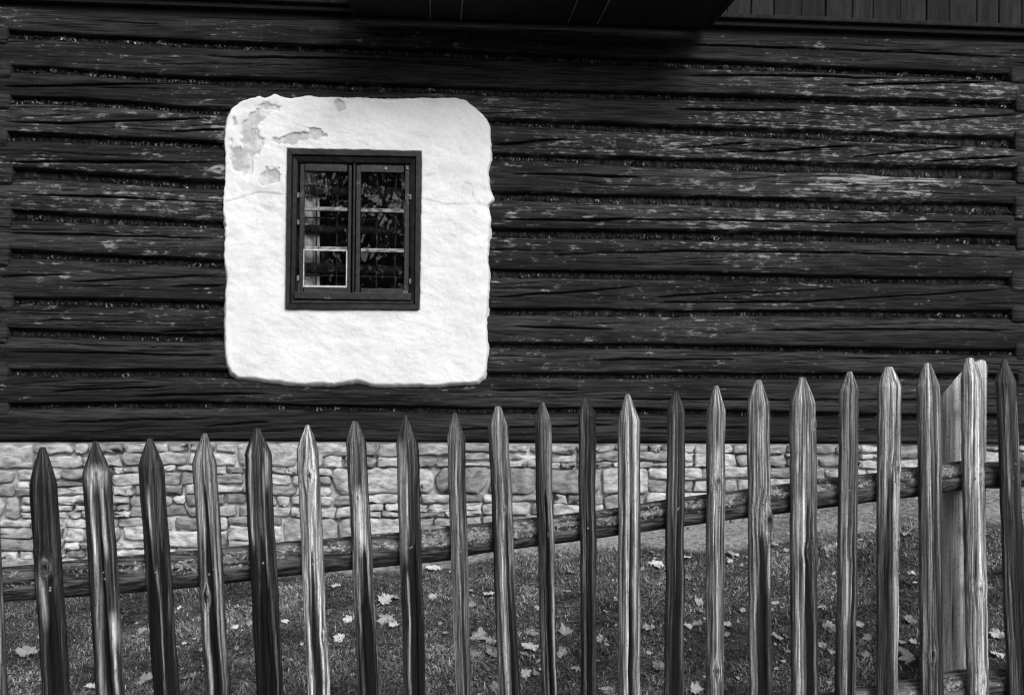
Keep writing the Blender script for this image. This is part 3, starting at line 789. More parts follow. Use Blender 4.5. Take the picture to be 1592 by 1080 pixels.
for xx in (bx[0] - 0.012, bx[-1] + 0.012):
    box('side_board', (xx - 0.012, xx + 0.012, -0.57, -0.062, zbal - 0.004, zbal + 0.16), M['soffit'], bal, 0.003)
box('front_board', (bx[0] - .02, bx[-1] + .02, -0.595, -0.572, zbal - 0.006, zbal + 0.18), M['soffit'], bal, 0.003)
for xx in np.linspace(bx[0] + .05, bx[-1] - .05, 12):
    box('baluster', (xx - .03, xx + .03, -0.585, -0.56, zbal + 0.181, zbal + 0.85), M['board'], bal, 0.003, 1)
box('handrail', (bx[0] - .03, bx[-1] + .03, -0.605, -0.54, zbal + 0.852, zbal + 0.90), M['board'], bal, 0.004)
# roof with unseen eaves, added to shade the upper wall
shade_roof = empty('shade_roof', (0, 0, 3.7), house)
zr = 3.55
for i, y in enumerate(np.arange(-0.60, 3.4, 0.30)):
    box('shade_roof_board', (lx_out0 - .3, lx_out1 + .3, y, y + 0.297, zr + 0.5 * (y + 0.60), zr + 0.5 * (y + 0.60) + 0.16), M['shade_roof'], shade_roof, 0.004, 1)
for xx in np.arange(-4.0, 4.8, 0.9):
    v, f = bevel_box(xx - .05, xx + .05, -0.55, 0.1, 0, 0.12, 0.004)
    v[:, 2] += zr - 0.13 + 0.5 * (v[:, 1] + 0.60)
    mk('shade_rafter', v, f, M['board'], shade_roof, smooth=False)
for xx, nm in ((lx_out0, -1), (lx_out1, 1)):
    box('side_wall', (xx - 0.1, xx + 0.1, 0.19, 4.0, -0.4, 3.5), M['board'], house, 0.01)
box('back_wall', (lx_out0, lx_out1, 3.9, 4.1, -0.4, 3.5), M['board'], house, 0.01)

# ------------------------------------------------------------------ fence
DL, DR = 2.40, 2.93
dl = ray(0, 540); dr = ray(1592, 540)
FA = CAM + dl * DL; FB = CAM + dr * DR
FT = (FB - FA); FT[2] = 0; FLEN = np.linalg.norm(FT); FT /= FLEN
FN = np.array([FT[1], -FT[0], 0.0])            # towards the camera
if FN @ (CAM - FA) < 0: FN = -FN
def on_fence(px, py, off=0.0):
    d = ray(px, py); o = FA + FN * off
    t = ((o - CAM) @ FN) / (d @ FN)
    return CAM + d * np.asarray(t)[..., None]
def fence_uz(px, py, off=0.0):
    p = on_fence(px, py, off); return (p - FA) @ FT, p[..., 2]
def fxyz(s, z, off):
    s = np.asarray(s, float); off = np.asarray(off, float); z = np.asarray(z, float)
    return np.stack([FA[0] + FT[0] * s + FN[0] * off, FA[1] + FT[1] * s + FN[1] * off, z + 0 * s], -1)
fence = empty('picket_fence', FA + FT * FLEN / 2 - np.array([0, 0, 1.15]))
tag(fence, 'weathered wooden picket fence with pointed pales in front of the log house', 'fence')
RAILPX = [(0, 882, 935), (100, 872, 928), (300, 856, 912), (445, 841, 895), (522, 836, 887), (700, 820, 870), (740, 815, 861), (950, 791, 833), (1010, 780, 825),
          (1150, 762, 806), (1220, 752, 797), (1290, 744, 788), (1420, 727, 772), (1490, 717, 762), (1592, 705, 748)]
def rail_y(px): return float(np.interp(px, [r[0] for r in RAILPX], [(r[1] + r[2]) / 2 for r in RAILPX]))
# tip x, tip y, tip width, shoulder L x, R x, shoulder y, bottom (y=1080) L, R, tone, stains, lights, knots
PICK = [
 (-24, 706, 8, -46, -2, 752, -32, 13, .34, [(.0, .2, 900, 1)], [], []),
 (66, 695, 9, 47, 90, 752, 67, 110, .13, [(.12, .38, 895, 1)], [(-.45, .25, 890, 960, .18)], [(-.12, 879, .95)]),
 (148, 685, 6, 128, 174, 738, 151, 196, .19, [(.08, .13, 850, 1)], [(-.42, .13, 742, 1090, .42), (.25, .10, 746, 850, .45), (.0, .8, 724, 746, .30), (.55, .25, 950, 1000, .35), (.5, .1, 1010, 1080, .3)], [(.0, 736, .5)]),
 (233, 681, 7, 216, 256, 725, 240, 281, .14, [(-.6, .3, 815, .9), (.35, .25, 850, .9)], [(-.35, .10, 755, 822, .30), (-.05, .07, 880, 1080, .28), (.55, .12, 920, 965, .22)], []),
 (318.5, 673, 6, 300, 338, 720, 320, 359, .25, [(.0, .22, 760, 1), (.1, .4, 960, .9)], [(-.5, .3, 690, 830, .2), (.38, .13, 690, 1080, .16), (-.5, .12, 935, 1080, .35)], [(-.45, 925, .75)]),
 (399.5, 665, 8, 380, 422, 706, 399, 441, .17, [(.0, .32, 835, 1), (-.1, .6, 960, .9)], [(-.58, .09, 690, 835, .42), (.55, .12, 700, 745, .40), (.3, .08, 720, 900, .18)], []),
 (478, 660, 5, 462, 496, 699, 478, 513, .50, [(-.12, .24, 850, 1)], [(-.55, .15, 760, 1080, .10), (.5, .3, 700, 860, .1)], [(.0, 738, .9), (.6, 985, .4)]),
 (552, 654, 8, 538, 569, 686, 558, 591, .24, [(.15, .35, 850, 1), (.0, .8, 930, .7)], [(-.05, .28, 755, 848, .42)], [(-.2, 772, .35)]),
 (630, 645, 4, 616, 651, 690, 628, 662, .20, [(.25, .38, 840, 1), (.35, .6, 760, .5)], [(-.6, .25, 685, 860, .25), (-.2, .06, 720, 830, .35), (-.38, .08, 890, 1080, .32)], []),
 (707, 641, 4, 694.5, 722, 682, 709, 733, .30, [(.15, .10, 832, .8), (.35, .4, 850, .35)], [(-.3, .2, 690, 1080, .08)], []),
 (774, 631, 10, 758.5, 790, 664, 775, 808, .27, [(.28, .11, 822, 1), (.65, .4, 880, .8)], [(-.25, .12, 800, 1080, .25), (.75, .12, 670, 800, .15)], [(.1, 790, .3)]),
 (843, 624, 4, 830, 856, 655, 843, 866, .22, [(.05, .25, 765, .95)], [(.68, .13, 660, 1080, .28)], []),
 (911, 616, 5, 898.5, 925, 645, 904, 926, .17, [(.0, .2, 820, .85)], [(-.7, .15, 640, 900, .08)], []),
 (976, 612, 5, 960, 994, 655, 961, 994.5, .38, [(-.02, .10, 800, 1), (.12, .12, 830, .7)], [(-.28, .06, 860, 1080, .4), (.5, .2, 640, 1080, .08)], []),
 (1050, 607, 5, 1037, 1063.5, 640, 1032.5, 1062, .20, [(.05, .28, 798, .75), (.1, .5, 930, .5)], [(-.5, .1, 640, 800, .12)], []),
 (1113, 599, 6, 1098.5, 1126.5, 640, 1097, 1123, .42, [(.1, .12, 775, .55), (-.7, .18, 760, .6), (.7, .15, 770, .6)], [(.05, .24, 758, 1080, .22), (.1, .3, 690, 735, .25)], [(-.05, 746, .8), (.05, 1040, .8)]),
 (1179, 590, 8, 1162, 1196, 628, 1165, 1198, .34, [(.15, .5, 830, .95), (.2, .3, 760, .6)], [(-.55, .08, 700, 1080, .22), (-.1, .3, 640, 700, .12), (.55, .1, 860, 1070, .25)], [(.55, 808, 1.5)]),
 (1247, 586, 8, 1227, 1267, 628, 1230, 1270.5, .34, [(.12, .12, 770, 1), (.45, .35, 800, .55), (.1, .3, 870, .8)], [(-.35, .28, 770, 850, .25), (.3, .08, 680, 760, .2), (-.5, .3, 930, 1080, .05)], [(.22, 855, .6), (.8, 660, .35)]),
 (1321, 577, 6, 1306, 1334, 606, 1299, 1328, .30, [(.3, .10, 765, 1), (.3, .5, 985, .8)], [(.05, .08, 600, 740, .15), (-.3, .25, 860, 960, .2), (.28, .06, 880, 1080, .35)], []),
 (1382, 570, 12, 1364, 1400, 601, 1363, 1394, .40, [(-.1, .42, 735, .92), (-.75, .22, 730, .7)], [(.35, .1, 735, 900, .45), (.2, .45, 895, 1000, .4), (.2, .5, 1000, 1090, .22)], [(.45, 728, .7), (.7, 842, .4)]),
 (1441, 564, 8, 1425, 1459, 601, 1432, 1465, .30, [(.35, .14, 700, .85), (.75, .2, 720, .4)], [(-.3, .1, 600, 1000, .1)], [(-.15, 1015, .6)]),
 (1507, 556, 10, 1494, 1525, 588, 1504, 1535, .50, [], [(.0, .3, 700, 1080, .08)], [(.4, 736, .5), (.0, 912, .6), (.15, 1056, .6)]),
 (1561, 559, 6, 1549, 1578, 594, 1567, 1600, .20, [(.2, .3, 740, .5)], [(-.35, .08, 610, 760, .2), (.75, .08, 620, 700, .2)], []),
 (1625, 552, 7, 1611, 1641, 588, 1628, 1661, .28, [(.0, .2, 730, .9)], [], []),
]
NU = 39
us = np.linspace(-1, 1, NU)
TH_F = 0.020; TH_B = 0.012
def build_picket(i, prm):
    prm = list(prm); prm[8] = (0.76 * prm[8] ** 1.6) * (0.6 if prm[8] < 0.21 else 1.0)
    prm[9] = [(q[0], q[1] * 1.35, q[2], q[3]) for q in prm[9]]
    tx, ty, tw, sl, sr, sy, bl, br, base, stains, lights, knots = prm
    ypx = np.concatenate([ty + (sy - ty) * np.linspace(0, 1, 34)[:-1], np.linspace(sy, 1092, 230)])
    zlow_px = np.linspace(1092, 1092 + 300, 26)[1:]
    ypx = np.concatenate([ypx, zlow_px])
    f = (ypx - sy) / (1080.0 - sy)
    L = sl + (bl - sl) * f; Rr = sr + (br - sr) * f
    ft = np.clip((ypx - ty) / (sy - ty), 0, 1)
    fe = 1 - (1 - ft) ** 1.15
    Lt = (tx - tw / 2) + (sl - (tx - tw / 2)) * fe; Rt = (tx + tw / 2) + (sr - (tx + tw / 2)) * fe
    L = np.where(ypx < sy, Lt, L); Rr = np.where(ypx < sy, Rt, Rr)
    wob = 3.2 * (fbm(ypx / 70.0, ypx * 0, 500 + i, 3) - 0.5) * sstep(0, 40, ypx - ty)
    L = L + wob + 1.6 * (fbm(ypx / 22.0, ypx * 0, 540 + i, 3) - 0.5); Rr = Rr + wob + 1.6 * (fbm(ypx / 22.0, ypx * 0, 580 + i, 3) - 0.5)
    for (ku, ky, ks) in knots:
        gk = np.exp(-((ypx - ky) / (9 * ks + 3)) ** 2) * 1.8 * ks
        if ku < -0.2: L = L - gk
        elif ku > 0.3: Rr = Rr + gk
    uzL = np.stack(fence_uz(L, ypx), -1); uzR = np.stack(fence_uz(Rr, ypx), -1)
    sL, sR = uzL[:, 0], uzR[:, 0]; z = (uzL[:, 1] + uzR[:, 1]) / 2
    n = len(ypx)
    S = (sL + sR)[:, None] / 2 + (sR - sL)[:, None] / 2 * us[None]
    U, YP = np.meshgrid(us, ypx); 
    rnd = random.Random(900 + i)
    flat = rnd.uniform(1.6, 3.2); skew = rnd.uniform(-0.35, 0.35)
    prof = (1 - np.abs(us) ** flat) * (1 + skew * us)
    thick = (0.35 + 0.65 * ft)[:, None]
    off = TH_F * (0.35 + 0.65 * prof[None]) * thick
    # grain warped round knots
    Uw = U + 0.25 * (fbm(YP / 160.0, U * 0.6 + 3, 620 + i, 3) - 0.5)
    ridge_k = np.zeros_like(U); ktone = np.zeros_like(U); kdark = np.zeros_like(U)
    hw = (Rr - L)[:, None] / 2
    for (ku, ky, ks) in knots:
        du = (U - ku) * hw; dy = (YP - ky)
        rx_, ry_ = 5.5 * ks + 2, 9.0 * ks + 3
        d = np.sqrt((du / rx_) ** 2 + (dy / ry_) ** 2)
        Uw = Uw + np.sign(U - ku) * -0.45 * np.exp(-(d / 1.6) ** 2) * ks
        ridge_k += 0.006 * ks * np.exp(-(d / 1.1) ** 2) - 0.007 * ks * np.exp(-(d / 0.38) ** 2)
        ktone += 0.20 * np.exp(-((d - 1.0) / 0.45) ** 2) * (0.6 + 0.4 * np.cos(d * 11))
        kdark = np.maximum(kdark, 0.9 * np.exp(-(d / 0.5) ** 2))
    gr = fbm(Uw * 5.0 + 40, YP / 260.0 + 9, 700 + i, 4) - 0.5
    gr2 = fbm(Uw * 16.0, YP / 120.0, 740 + i, 3) - 0.5
    off = off + ridge_k + 0.007 * gr * sstep(0, 1, ft)[:, None] + 0.0028 * gr2
    # split grooves
    ngr = rnd.choice([0, 1, 1, 2])
    groove = np.zeros_like(U)
    for q in range(ngr):
        uc = rnd.uniform(-0.55, 0.55); y0 = rnd.uniform(sy + 10, 900)
        uu = uc + 0.22 * (fbm(ypx / 200.0, ypx * 0 + q, 800 + i, 2) - 0.5)[:, None]
        gg = np.exp(-((U - uu) / 0.06) ** 2) * sstep(y0, y0 + 60, YP)
        groove = np.maximum(groove, gg)
    off = off - 0.007 * groove
    gr3 = fbm(Uw * 34.0, YP / 300.0, 760 + i, 2) - 0.5
    tone = base * np.clip(np.exp(3.3 * gr + 2.8 * gr2 + 2.4 * gr3), 0.10, 3.6) * (0.85 + 0.3 * fbm(YP / 130.0, U * 1.5, 840 + i, 3))
    # the sawn tips have greyed paler, the edges painted darker for the shaded side bevels
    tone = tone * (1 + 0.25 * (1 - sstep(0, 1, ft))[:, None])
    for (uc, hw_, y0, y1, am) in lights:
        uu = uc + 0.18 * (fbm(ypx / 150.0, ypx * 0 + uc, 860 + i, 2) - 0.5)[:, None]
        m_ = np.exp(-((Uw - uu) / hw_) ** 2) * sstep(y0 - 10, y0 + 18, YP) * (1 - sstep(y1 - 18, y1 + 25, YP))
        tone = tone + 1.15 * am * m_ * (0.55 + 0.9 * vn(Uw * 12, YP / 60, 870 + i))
    tone = tone + ktone * (0.5 + base)
    for (uc, hw_, y0, st) in stains:
        uu = uc + 0.25 * (fbm(ypx / 170.0, ypx * 0 + uc * 3, 880 + i, 2) - 0.5)[:, None]
        grow = 0.35 + 0.65 * sstep(y0, y0 + 160, YP)
        m_ = (1 - sstep(0.6, 1.35, np.abs(Uw - uu) / (hw_ * grow))) * sstep(y0 - 12, y0 + 14, YP + 25 * (vn(U * 6, YP * 0, 890 + i) - .5))
        m_ = m_ * st * (0.90 + 0.2 * vn(Uw * 9, YP / 90, 895 + i))
        tone = tone * (1 - np.clip(m_, 0, 0.965))
        off = off - 0.005 * m_
    tone = np.clip(tone * (1 - 0.8 * kdark) * (1 - 0.6 * groove) * (1 - 0.6 * np.abs(U) ** 4), 0.006, 0.72)  # groove and side bevel shading put into the tone
    # back
    ub = np.array([0.92, 0.5, 0, -0.5, -0.92]); 
    Sb = (sL + sR)[:, None] / 2 + (sR - sL)[:, None] / 2 * ub[None]
    offb = -TH_B * np.array([0.6, 1, 1.1, 1, 0.6])[None] * thick
    S_ = np.concatenate([S, Sb], 1); O_ = np.concatenate([off, np.broadcast_to(offb, Sb.shape)], 1)
    Z_ = np.broadcast_to(z[:, None], S_.shape) + 0
    # sloping cut of the point: front edge a touch lower
    Z_ = Z_.copy(); Z_[0, :NU] -= 0.003 * (1 - prof)
    V = fxyz(S_, Z_, O_)
    nc = NU + 5
    F = [tuple(q) for q in grid_faces(n, nc, close_c=True)]
    F.append(tuple(range(nc))[::-1]); F.append(tuple((n - 1) * nc + q for q in range(nc)))
    tn = np.concatenate([tone, np.repeat(tone.mean(1, keepdims=True), 5, 1)], 1)
    base_pt = fxyz(np.array([(sL[-1] + sR[-1]) / 2]), np.array([z[-1]]), np.array([0.0]))[0]
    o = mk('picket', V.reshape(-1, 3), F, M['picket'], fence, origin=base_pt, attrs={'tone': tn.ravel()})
    # nails on the rail
    ry = rail_y(np.clip((L + Rr)[120] / 2, 0, 1592))
    for q in range(rnd.choice([1, 2, 2])):
        yq = ry + rnd.uniform(-12, 14); k = int(np.argmin(np.abs(ypx - yq)))
        uq = rnd.uniform(-0.2, 0.25); jj = int(round((uq + 1) / 2 * (NU - 1)))
        c = V[k, jj]
        a = np.linspace(0, 2 * np.pi, 10, endpoint=False)
        rings = [(0.0032, -0.002), (0.0032, 0.0012), (0.0022, 0.0020)]
        NV = np.array([[c + FT * math.cos(t) * r + ZZ * math.sin(t) * r + FN * h for t in a] for r, h in rings]).reshape(-1, 3)
        mk('nail', NV, [tuple(q2) for q2 in grid_faces(3, 10, close_c=True)] + [tuple(20 + q3 for q3 in range(10))], M['nail'], o)
    return o
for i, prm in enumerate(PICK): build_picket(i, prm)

# rails: rough round poles behind the pickets
def rail(pts, off, seed, name='rail', lich=1.0, n_a=40, cut=()):
    # pts: (s, z, r)
    s = np.array([p[0] for p in pts]); z = np.array([p[1] for p in pts]); r = np.array([p[2] for p in pts])
    ss = np.arange(s[0], s[-1] + 1e-6, 0.010)
    zz = np.interp(ss, s, z); k = np.ones(9) / 9
    zz = np.convolve(np.pad(zz, 4, 'edge'), k, 'valid'); rr2 = np.interp(ss, s, r)
    a = np.linspace(0, 2 * np.pi, n_a, endpoint=False)     # 0 = towards camera, pi/2 = up
    SS, AA = np.meshgrid(ss, a, indexing='ij')
    ca, sa = np.cos(AA), np.sin(AA)
    rad = rr2[:, None] * (1 + 0.10 * (fbm(SS * 3, sa * 1.2 + ca * .7, seed, 3) - 0.5) + 0.10 * (fbm(SS * 8, AA * 3.2, seed + 3, 4) - 0.5)
                          + 0.05 * (fbm(SS * 5, AA * 14, seed + 7, 3) - 0.5))
    crack = np.zeros_like(rad)
    for q, (ac, s0, s1) in enumerate(cut):
        aa = ac + 0.25 * (fbm(ss * 3, ss * 0 + q, seed + 11, 3) - 0.5)
        crack = np.maximum(crack, np.exp(-((AA - aa[:, None]) / 0.05) ** 2) * (sstep(s0, s0 + .1, SS) * (1 - sstep(s1 - .1, s1, SS))))
    rad = rad * (1 - 0.18 * crack)
    V = fxyz(SS, zz[:, None] + rad * sa, off + rad * ca)
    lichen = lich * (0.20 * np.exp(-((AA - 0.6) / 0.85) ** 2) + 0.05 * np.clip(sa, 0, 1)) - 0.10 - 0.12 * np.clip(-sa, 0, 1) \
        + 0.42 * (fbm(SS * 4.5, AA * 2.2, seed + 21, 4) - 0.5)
    tone = 0.8 + 0.9 * (fbm(SS * 2, AA * 6, seed + 31, 3) - 0.3) * (0.55 + 0.45 * sa)  # upper side toned lighter: light from above put into the colour
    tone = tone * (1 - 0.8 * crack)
    n = len(ss); F = [tuple(q) for q in grid_faces(n, n_a, close_c=True)] + [tuple(range(n_a))[::-1], tuple((n - 1) * n_a + q for q in range(n_a))]
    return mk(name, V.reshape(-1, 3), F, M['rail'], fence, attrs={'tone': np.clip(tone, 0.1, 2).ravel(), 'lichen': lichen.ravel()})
R_OFF = -(TH_B + 0.040)
rp = []
for px, t, b in RAILPX:
    s0, zt0 = fence_uz(px, t, R_OFF); s1, zb0 = fence_uz(px, b, R_OFF)
    rp.append((s0, (zt0 + zb0) / 2, (zt0 - zb0) / 2))
rp = [(rp[0][0] - 0.9, rp[0][1] - 0.06, rp[0][2])] + rp
post_s = float(fence_uz(1510, 740, R_OFF)[0])
main = [p for p in rp if p[0] < post_s - 0.01] + [(post_s + 0.005, np.interp(post_s + 0.005, [p[0] for p in rp], [p[1] for p in rp]), 0.040)]
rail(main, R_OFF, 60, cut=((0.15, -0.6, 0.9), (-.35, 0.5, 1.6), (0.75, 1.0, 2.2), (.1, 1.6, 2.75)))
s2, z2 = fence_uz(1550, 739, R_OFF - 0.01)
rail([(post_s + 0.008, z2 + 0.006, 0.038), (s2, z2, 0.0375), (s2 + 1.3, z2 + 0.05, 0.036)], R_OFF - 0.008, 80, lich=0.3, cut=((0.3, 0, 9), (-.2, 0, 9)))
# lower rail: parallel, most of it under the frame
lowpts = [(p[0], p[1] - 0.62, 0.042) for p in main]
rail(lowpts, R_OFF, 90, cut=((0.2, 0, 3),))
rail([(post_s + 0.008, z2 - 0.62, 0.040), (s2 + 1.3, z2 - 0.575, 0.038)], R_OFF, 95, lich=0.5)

# post
def post(pxl, pxr, tops, off, seed):
    n_a = 56
    ypx_t = 566; 
    sl_, z_t = fence_uz(pxl, 600, off); sr_, _ = fence_uz(pxr, 600, off)
    sc = (sl_ + sr_) / 2; r = (sr_ - sl_) / 2
    z0 = z_t + 0.09; z1 = -0.75
    zz = np.concatenate([np.linspace(0, 1, 12)[:-1] * 0.10, np.linspace(0.10, z0 - z1, 150)])
    a = np.linspace(0, 2 * np.pi, n_a, endpoint=False)
    DZ, AA = np.meshgrid(zz, a, indexing='ij')
    ca, sa = np.cos(AA), np.sin(AA)      # ca: along the fence, sa: towards the camera
    rad = r * (1 + 0.06 * (fbm(DZ * 3, AA * 0 + sa * 1.5, seed, 3) - 0.5) + 0.05 * (fbm(DZ * 6, AA * 5, seed + 3, 3) - 0.5))
    S = sc + rad * ca; O = off + rad * 0.92 * np.sign(sa) * np.abs(sa) ** 0.8
    # slanted, rounded top cut
    topz = z0 - 0.085 * np.clip(0.5 - 0.5 * ca, 0, 1) ** 2.5 - 0.012 * sstep(.6, 1, ca) + 0.05 * sa - 0.05
    Zz = np.minimum(z0 - DZ, topz)
    tone = 0.46 * (0.45 + 1.2 * fbm(AA * 9, DZ * 2.2, seed + 9, 4)) * (0.8 + 0.5 * fbm(DZ * 5, AA * 2, seed + 13, 3))
    crack = np.zeros_like(rad)
    for ac, d0, d1, wd in ((2.05, 0.02, 0.30, .022), (1.80, 0.0, 0.95, .026), (2.25, 0.30, 1.2, .02), (1.3, 0.3, .8, .02)):
        aa = ac + 0.35 * (fbm(zz * 2.2, zz * 0 + ac, seed + 15, 3) - 0.5)
        crack = np.maximum(crack, np.exp(-((AA - aa[:, None]) / wd) ** 2) * sstep(d0 - .01, d0 + .04, DZ) * (1 - sstep(d1 - .08, d1, DZ)))
    O = O - 0.012 * crack * sa; tone = tone * (1 - 0.9 * crack)
    for ac, d, sz in ((2.2, .17, .010), (2.0, .52, .015), (2.3, .45, .03), (1.9, .70, .012)):
        k = np.exp(-(((AA - ac) * r) ** 2 + ((DZ - d) * .6) ** 2) / sz ** 2); tone = tone * (1 - .6 * k)
    V = fxyz(S, Zz, O)
    n = len(zz); Vf = np.concatenate([V.reshape(-1, 3), fxyz(np.array([sc]), np.array([float(Zz[0].mean()) - 0.005]), np.array([off]))])
    F = [tuple(q) for q in grid_faces(n, n_a, close_c=True)] + [((q + 1) % n_a, q, n * n_a) for q in range(n_a)]
    return mk('post', Vf, F, M['post'], fence, origin=(V[-1].mean(0)), attrs={'tone': np.append(np.clip(tone, .01, .7).ravel(), .35)})
P_OFF = R_OFF - 0.040 - 0.052
post(1455, 1525, None, P_OFF, 33)

# ------------------------------------------------------------------ grass, pebbles and leaves
def scatter(n, x0, x1, y0, y1): return RNG.uniform(x0, x1, n), RNG.uniform(y0, y1, n)
def grass_patch(n, x0, x1, y0, y1, hmul=1.0):
    x, y = scatter(n, x0, x1, y0, y1)
    pm = path_mask(x, y)
    dn = fbm(x * 3.1, y * 3.1, 51, 4)
    keep = RNG.random(n) > np.clip(pm * 1.25 - 0.02 + (0.55 - dn) * 1.1, 0, 0.985)
    x, y, dn, pm = x[keep], y[keep], dn[keep], pm[keep]; n = len(x)
    tuft = vn(x * 14, y * 14, 58)
    big = RNG.random(n) < 0.14
    h = RNG.uniform(0.006, 0.017, n) * (0.55 + 1.1 * tuft ** 2) * hmul * np.where(big, 1.7, 1.0) * (0.7 + 0.6 * dn)
    th = RNG.uniform(0, 6.283, n); lean = RNG.uniform(0.5, 2.4, n)
    w = RNG.uniform(0.0008, 0.0017, n) * np.where(big, 1.5, 1.0)
    z = ground_z(x, y) + (fbm(x * 12, y * 12, 3, 3) - 0.5) * 0.012 - 0.002
    b = np.stack([x, y, z], -1)
    side = np.stack([-np.sin(th), np.cos(th), 0 * th], -1) * w[:, None]
    mid = b + np.stack([np.cos(th) * h * lean * 0.35, np.sin(th) * h * lean * 0.35, h * 0.62], -1)
    tip = b + np.stack([np.cos(th) * h * lean, np.sin(th) * h * lean, h * (1.0 - 0.25 * np.minimum(lean, 1.4))], -1)
    V = np.stack([b - side, b + side, mid - side * .8, mid + side * .8, tip], 1)
    i = np.arange(n)[:, None] * 5
    F = np.concatenate([i + [0, 1, 3], i + [0, 3, 2], i + [2, 3, 4]], 0)
    dry = RNG.random(n) < 0.16
    patch = np.clip(0.5 + 1.6 * (fbm(x * 5.0 + 7, y * 6.0, 57, 4) - 0.5), 0, 1)
    t = (RNG.uniform(0.05, 0.30, n) * (0.1 + 2.0 * patch ** 1.3)) + np.where(dry, RNG.uniform(0.06, 0.28, n), 0)
    t = np.repeat(t[:, None], 5, 1); t[:, :2] *= 0.8
    return V.reshape(-1, 3), F, t.ravel()
def tufts(n):
    x, y = scatter(n, -2.7, 3.1, -1.9, -0.15)
    k = (vn(x * 7, y * 7, 158) > 0.80) & (RNG.random(n) > path_mask(x, y) * 0.93); x, y = x[k], y[k]; n = len(x)
    h = RNG.uniform(0.018, 0.045, n); th = RNG.uniform(0, 6.283, n); lean = RNG.uniform(.3, 1.6, n); w = RNG.uniform(.0012, .0026, n)
    b = np.stack([x, y, ground_z(x, y) - .002], -1); side = np.stack([-np.sin(th), np.cos(th), 0 * th], -1) * w[:, None]
    mid = b + np.stack([np.cos(th) * h * lean * .35, np.sin(th) * h * lean * .35, h * .6], -1); tip = b + np.stack([np.cos(th) * h * lean, np.sin(th) * h * lean, h * (1 - .3 * lean)], -1)
    V = np.stack([b - side, b + side, mid - side * .8, mid + side * .8, tip], 1); i = np.arange(n)[:, None] * 5
    return V.reshape(-1, 3), np.concatenate([i + [0, 1, 3], i + [0, 3, 2], i + [2, 3, 4]], 0), np.repeat(RNG.uniform(.03, .16, n), 5)
parts = [tufts(60000), grass_patch(330000, -2.7, 3.1, -2.0, 0.0), grass_patch(60000, -2.7, 3.3, -3.1, -2.0), grass_patch(25000, -4.5, 5.0, -3.0, -0.1)]
off = 0; VV, FF, TT = [], [], []
for v, f, t in parts: VV.append(v); FF.append(f + off); TT.append(t); off += len(v)
go = mk('grass', np.concatenate(VV), np.concatenate(FF), M['grass'], None, (0, -1, 0), attrs={'tone': np.concatenate(TT)}, smooth=False)
tag(go, 'short trampled grass between the fence and the stone base', 'grass', kind='stuff')

# crumbs of soil, straw and pebbles on the trodden strip
n = 5200
x, y = scatter(n, -2.8, 3.2, -1.6, 0.0)
keep = RNG.random(n) < np.clip(path_mask(x, y) + 0.10, 0, 1); x, y = x[keep], y[keep]; n = len(x)
z = ground_z(x, y); r = 0.0018 + 0.007 * RNG.random(n) ** 4
octa = np.array([(1, 0, 0), (0, 1, 0), (-1, 0, 0), (0, -1, 0), (0, 0, .7), (0, 0, -.7)], float)
rot = RNG.uniform(0, 6.28, n); st = 1 + 2.0 * RNG.random(n) ** 3
V = np.broadcast_to(octa[None], (n, 6, 3)) * (1 + 0.3 * RNG.standard_normal((n, 6, 1))) * r[:, None, None]
V = V.copy(); V[:, :, 0] *= st[:, None]
vx = V[:, :, 0] * np.cos(rot)[:, None] - V[:, :, 1] * np.sin(rot)[:, None]; vy = V[:, :, 0] * np.sin(rot)[:, None] + V[:, :, 1] * np.cos(rot)[:, None]
V = np.stack([vx + x[:, None], vy + y[:, None], V[:, :, 2] + z[:, None] + 0.002], -1)
tri = np.array([(0, 1, 4), (1, 2, 4), (2, 3, 4), (3, 0, 4), (1, 0, 5), (2, 1, 5), (3, 2, 5), (0, 3, 5)])
F = (np.arange(n)[:, None, None] * 6 + tri[None]).reshape(-1, 3)
gv = mk('gravel', V.reshape(-1, 3), F, M['shaving'], None, (0, -.3, 0), attrs={'tone': np.repeat(RNG.uniform(0.06, 0.4, n), 6)}, smooth=False)
tag(gv, 'small pebbles and crumbs on the trodden soil by the wall', 'gravel', kind='stuff')

# torn bits of leaf and straw among the grass
n = 1000
x, y = scatter(n, -2.5, 3.0, -1.9, -0.2); kk = fbm(x * 1.6, y * 1.6, 66, 3) + 0.10 * x / 2.5 > 0.46; x, y = x[kk], y[kk]; n = len(x)
z = ground_z(x, y) + RNG.uniform(.006, .014, n); th = RNG.uniform(0, 6.28, n); r = RNG.uniform(.004, .013, n); tl = RNG.uniform(-.1, .7, n)
a5 = np.linspace(0, 2 * np.pi, 6, endpoint=False)[None]; rad = r[:, None] * RNG.uniform(.45, 1.2, (n, 6))
lx, ly = rad * np.cos(a5), rad * np.sin(a5) * RNG.uniform(.3, 1, (n, 1))
wx_, wy_ = lx * np.cos(th)[:, None] - ly * np.sin(th)[:, None], lx * np.sin(th)[:, None] + ly * np.cos(th)[:, None]
V = np.stack([x[:, None] + wx_, y[:, None] + wy_ * np.cos(tl)[:, None], z[:, None] + wy_ * np.sin(tl)[:, None] + RNG.uniform(-.002, .003, (n, 6))], -1)
V = np.concatenate([V, np.stack([x, y, z + .002], -1)[:, None]], 1)
F = (np.arange(n)[:, None, None] * 7 + np.array([(6, q, (q + 1) % 6) for q in range(6)])[None]).reshape(-1, 3)
ll = mk('leaf_litter', V.reshape(-1, 3), F, M['shaving'], None, (0, -1, 0), attrs={'tone': np.repeat(RNG.uniform(.08, .5, n), 7)}, smooth=False)
tag(ll, 'torn bits of dry leaf and straw among the grass', 'leaf litter', kind='stuff')

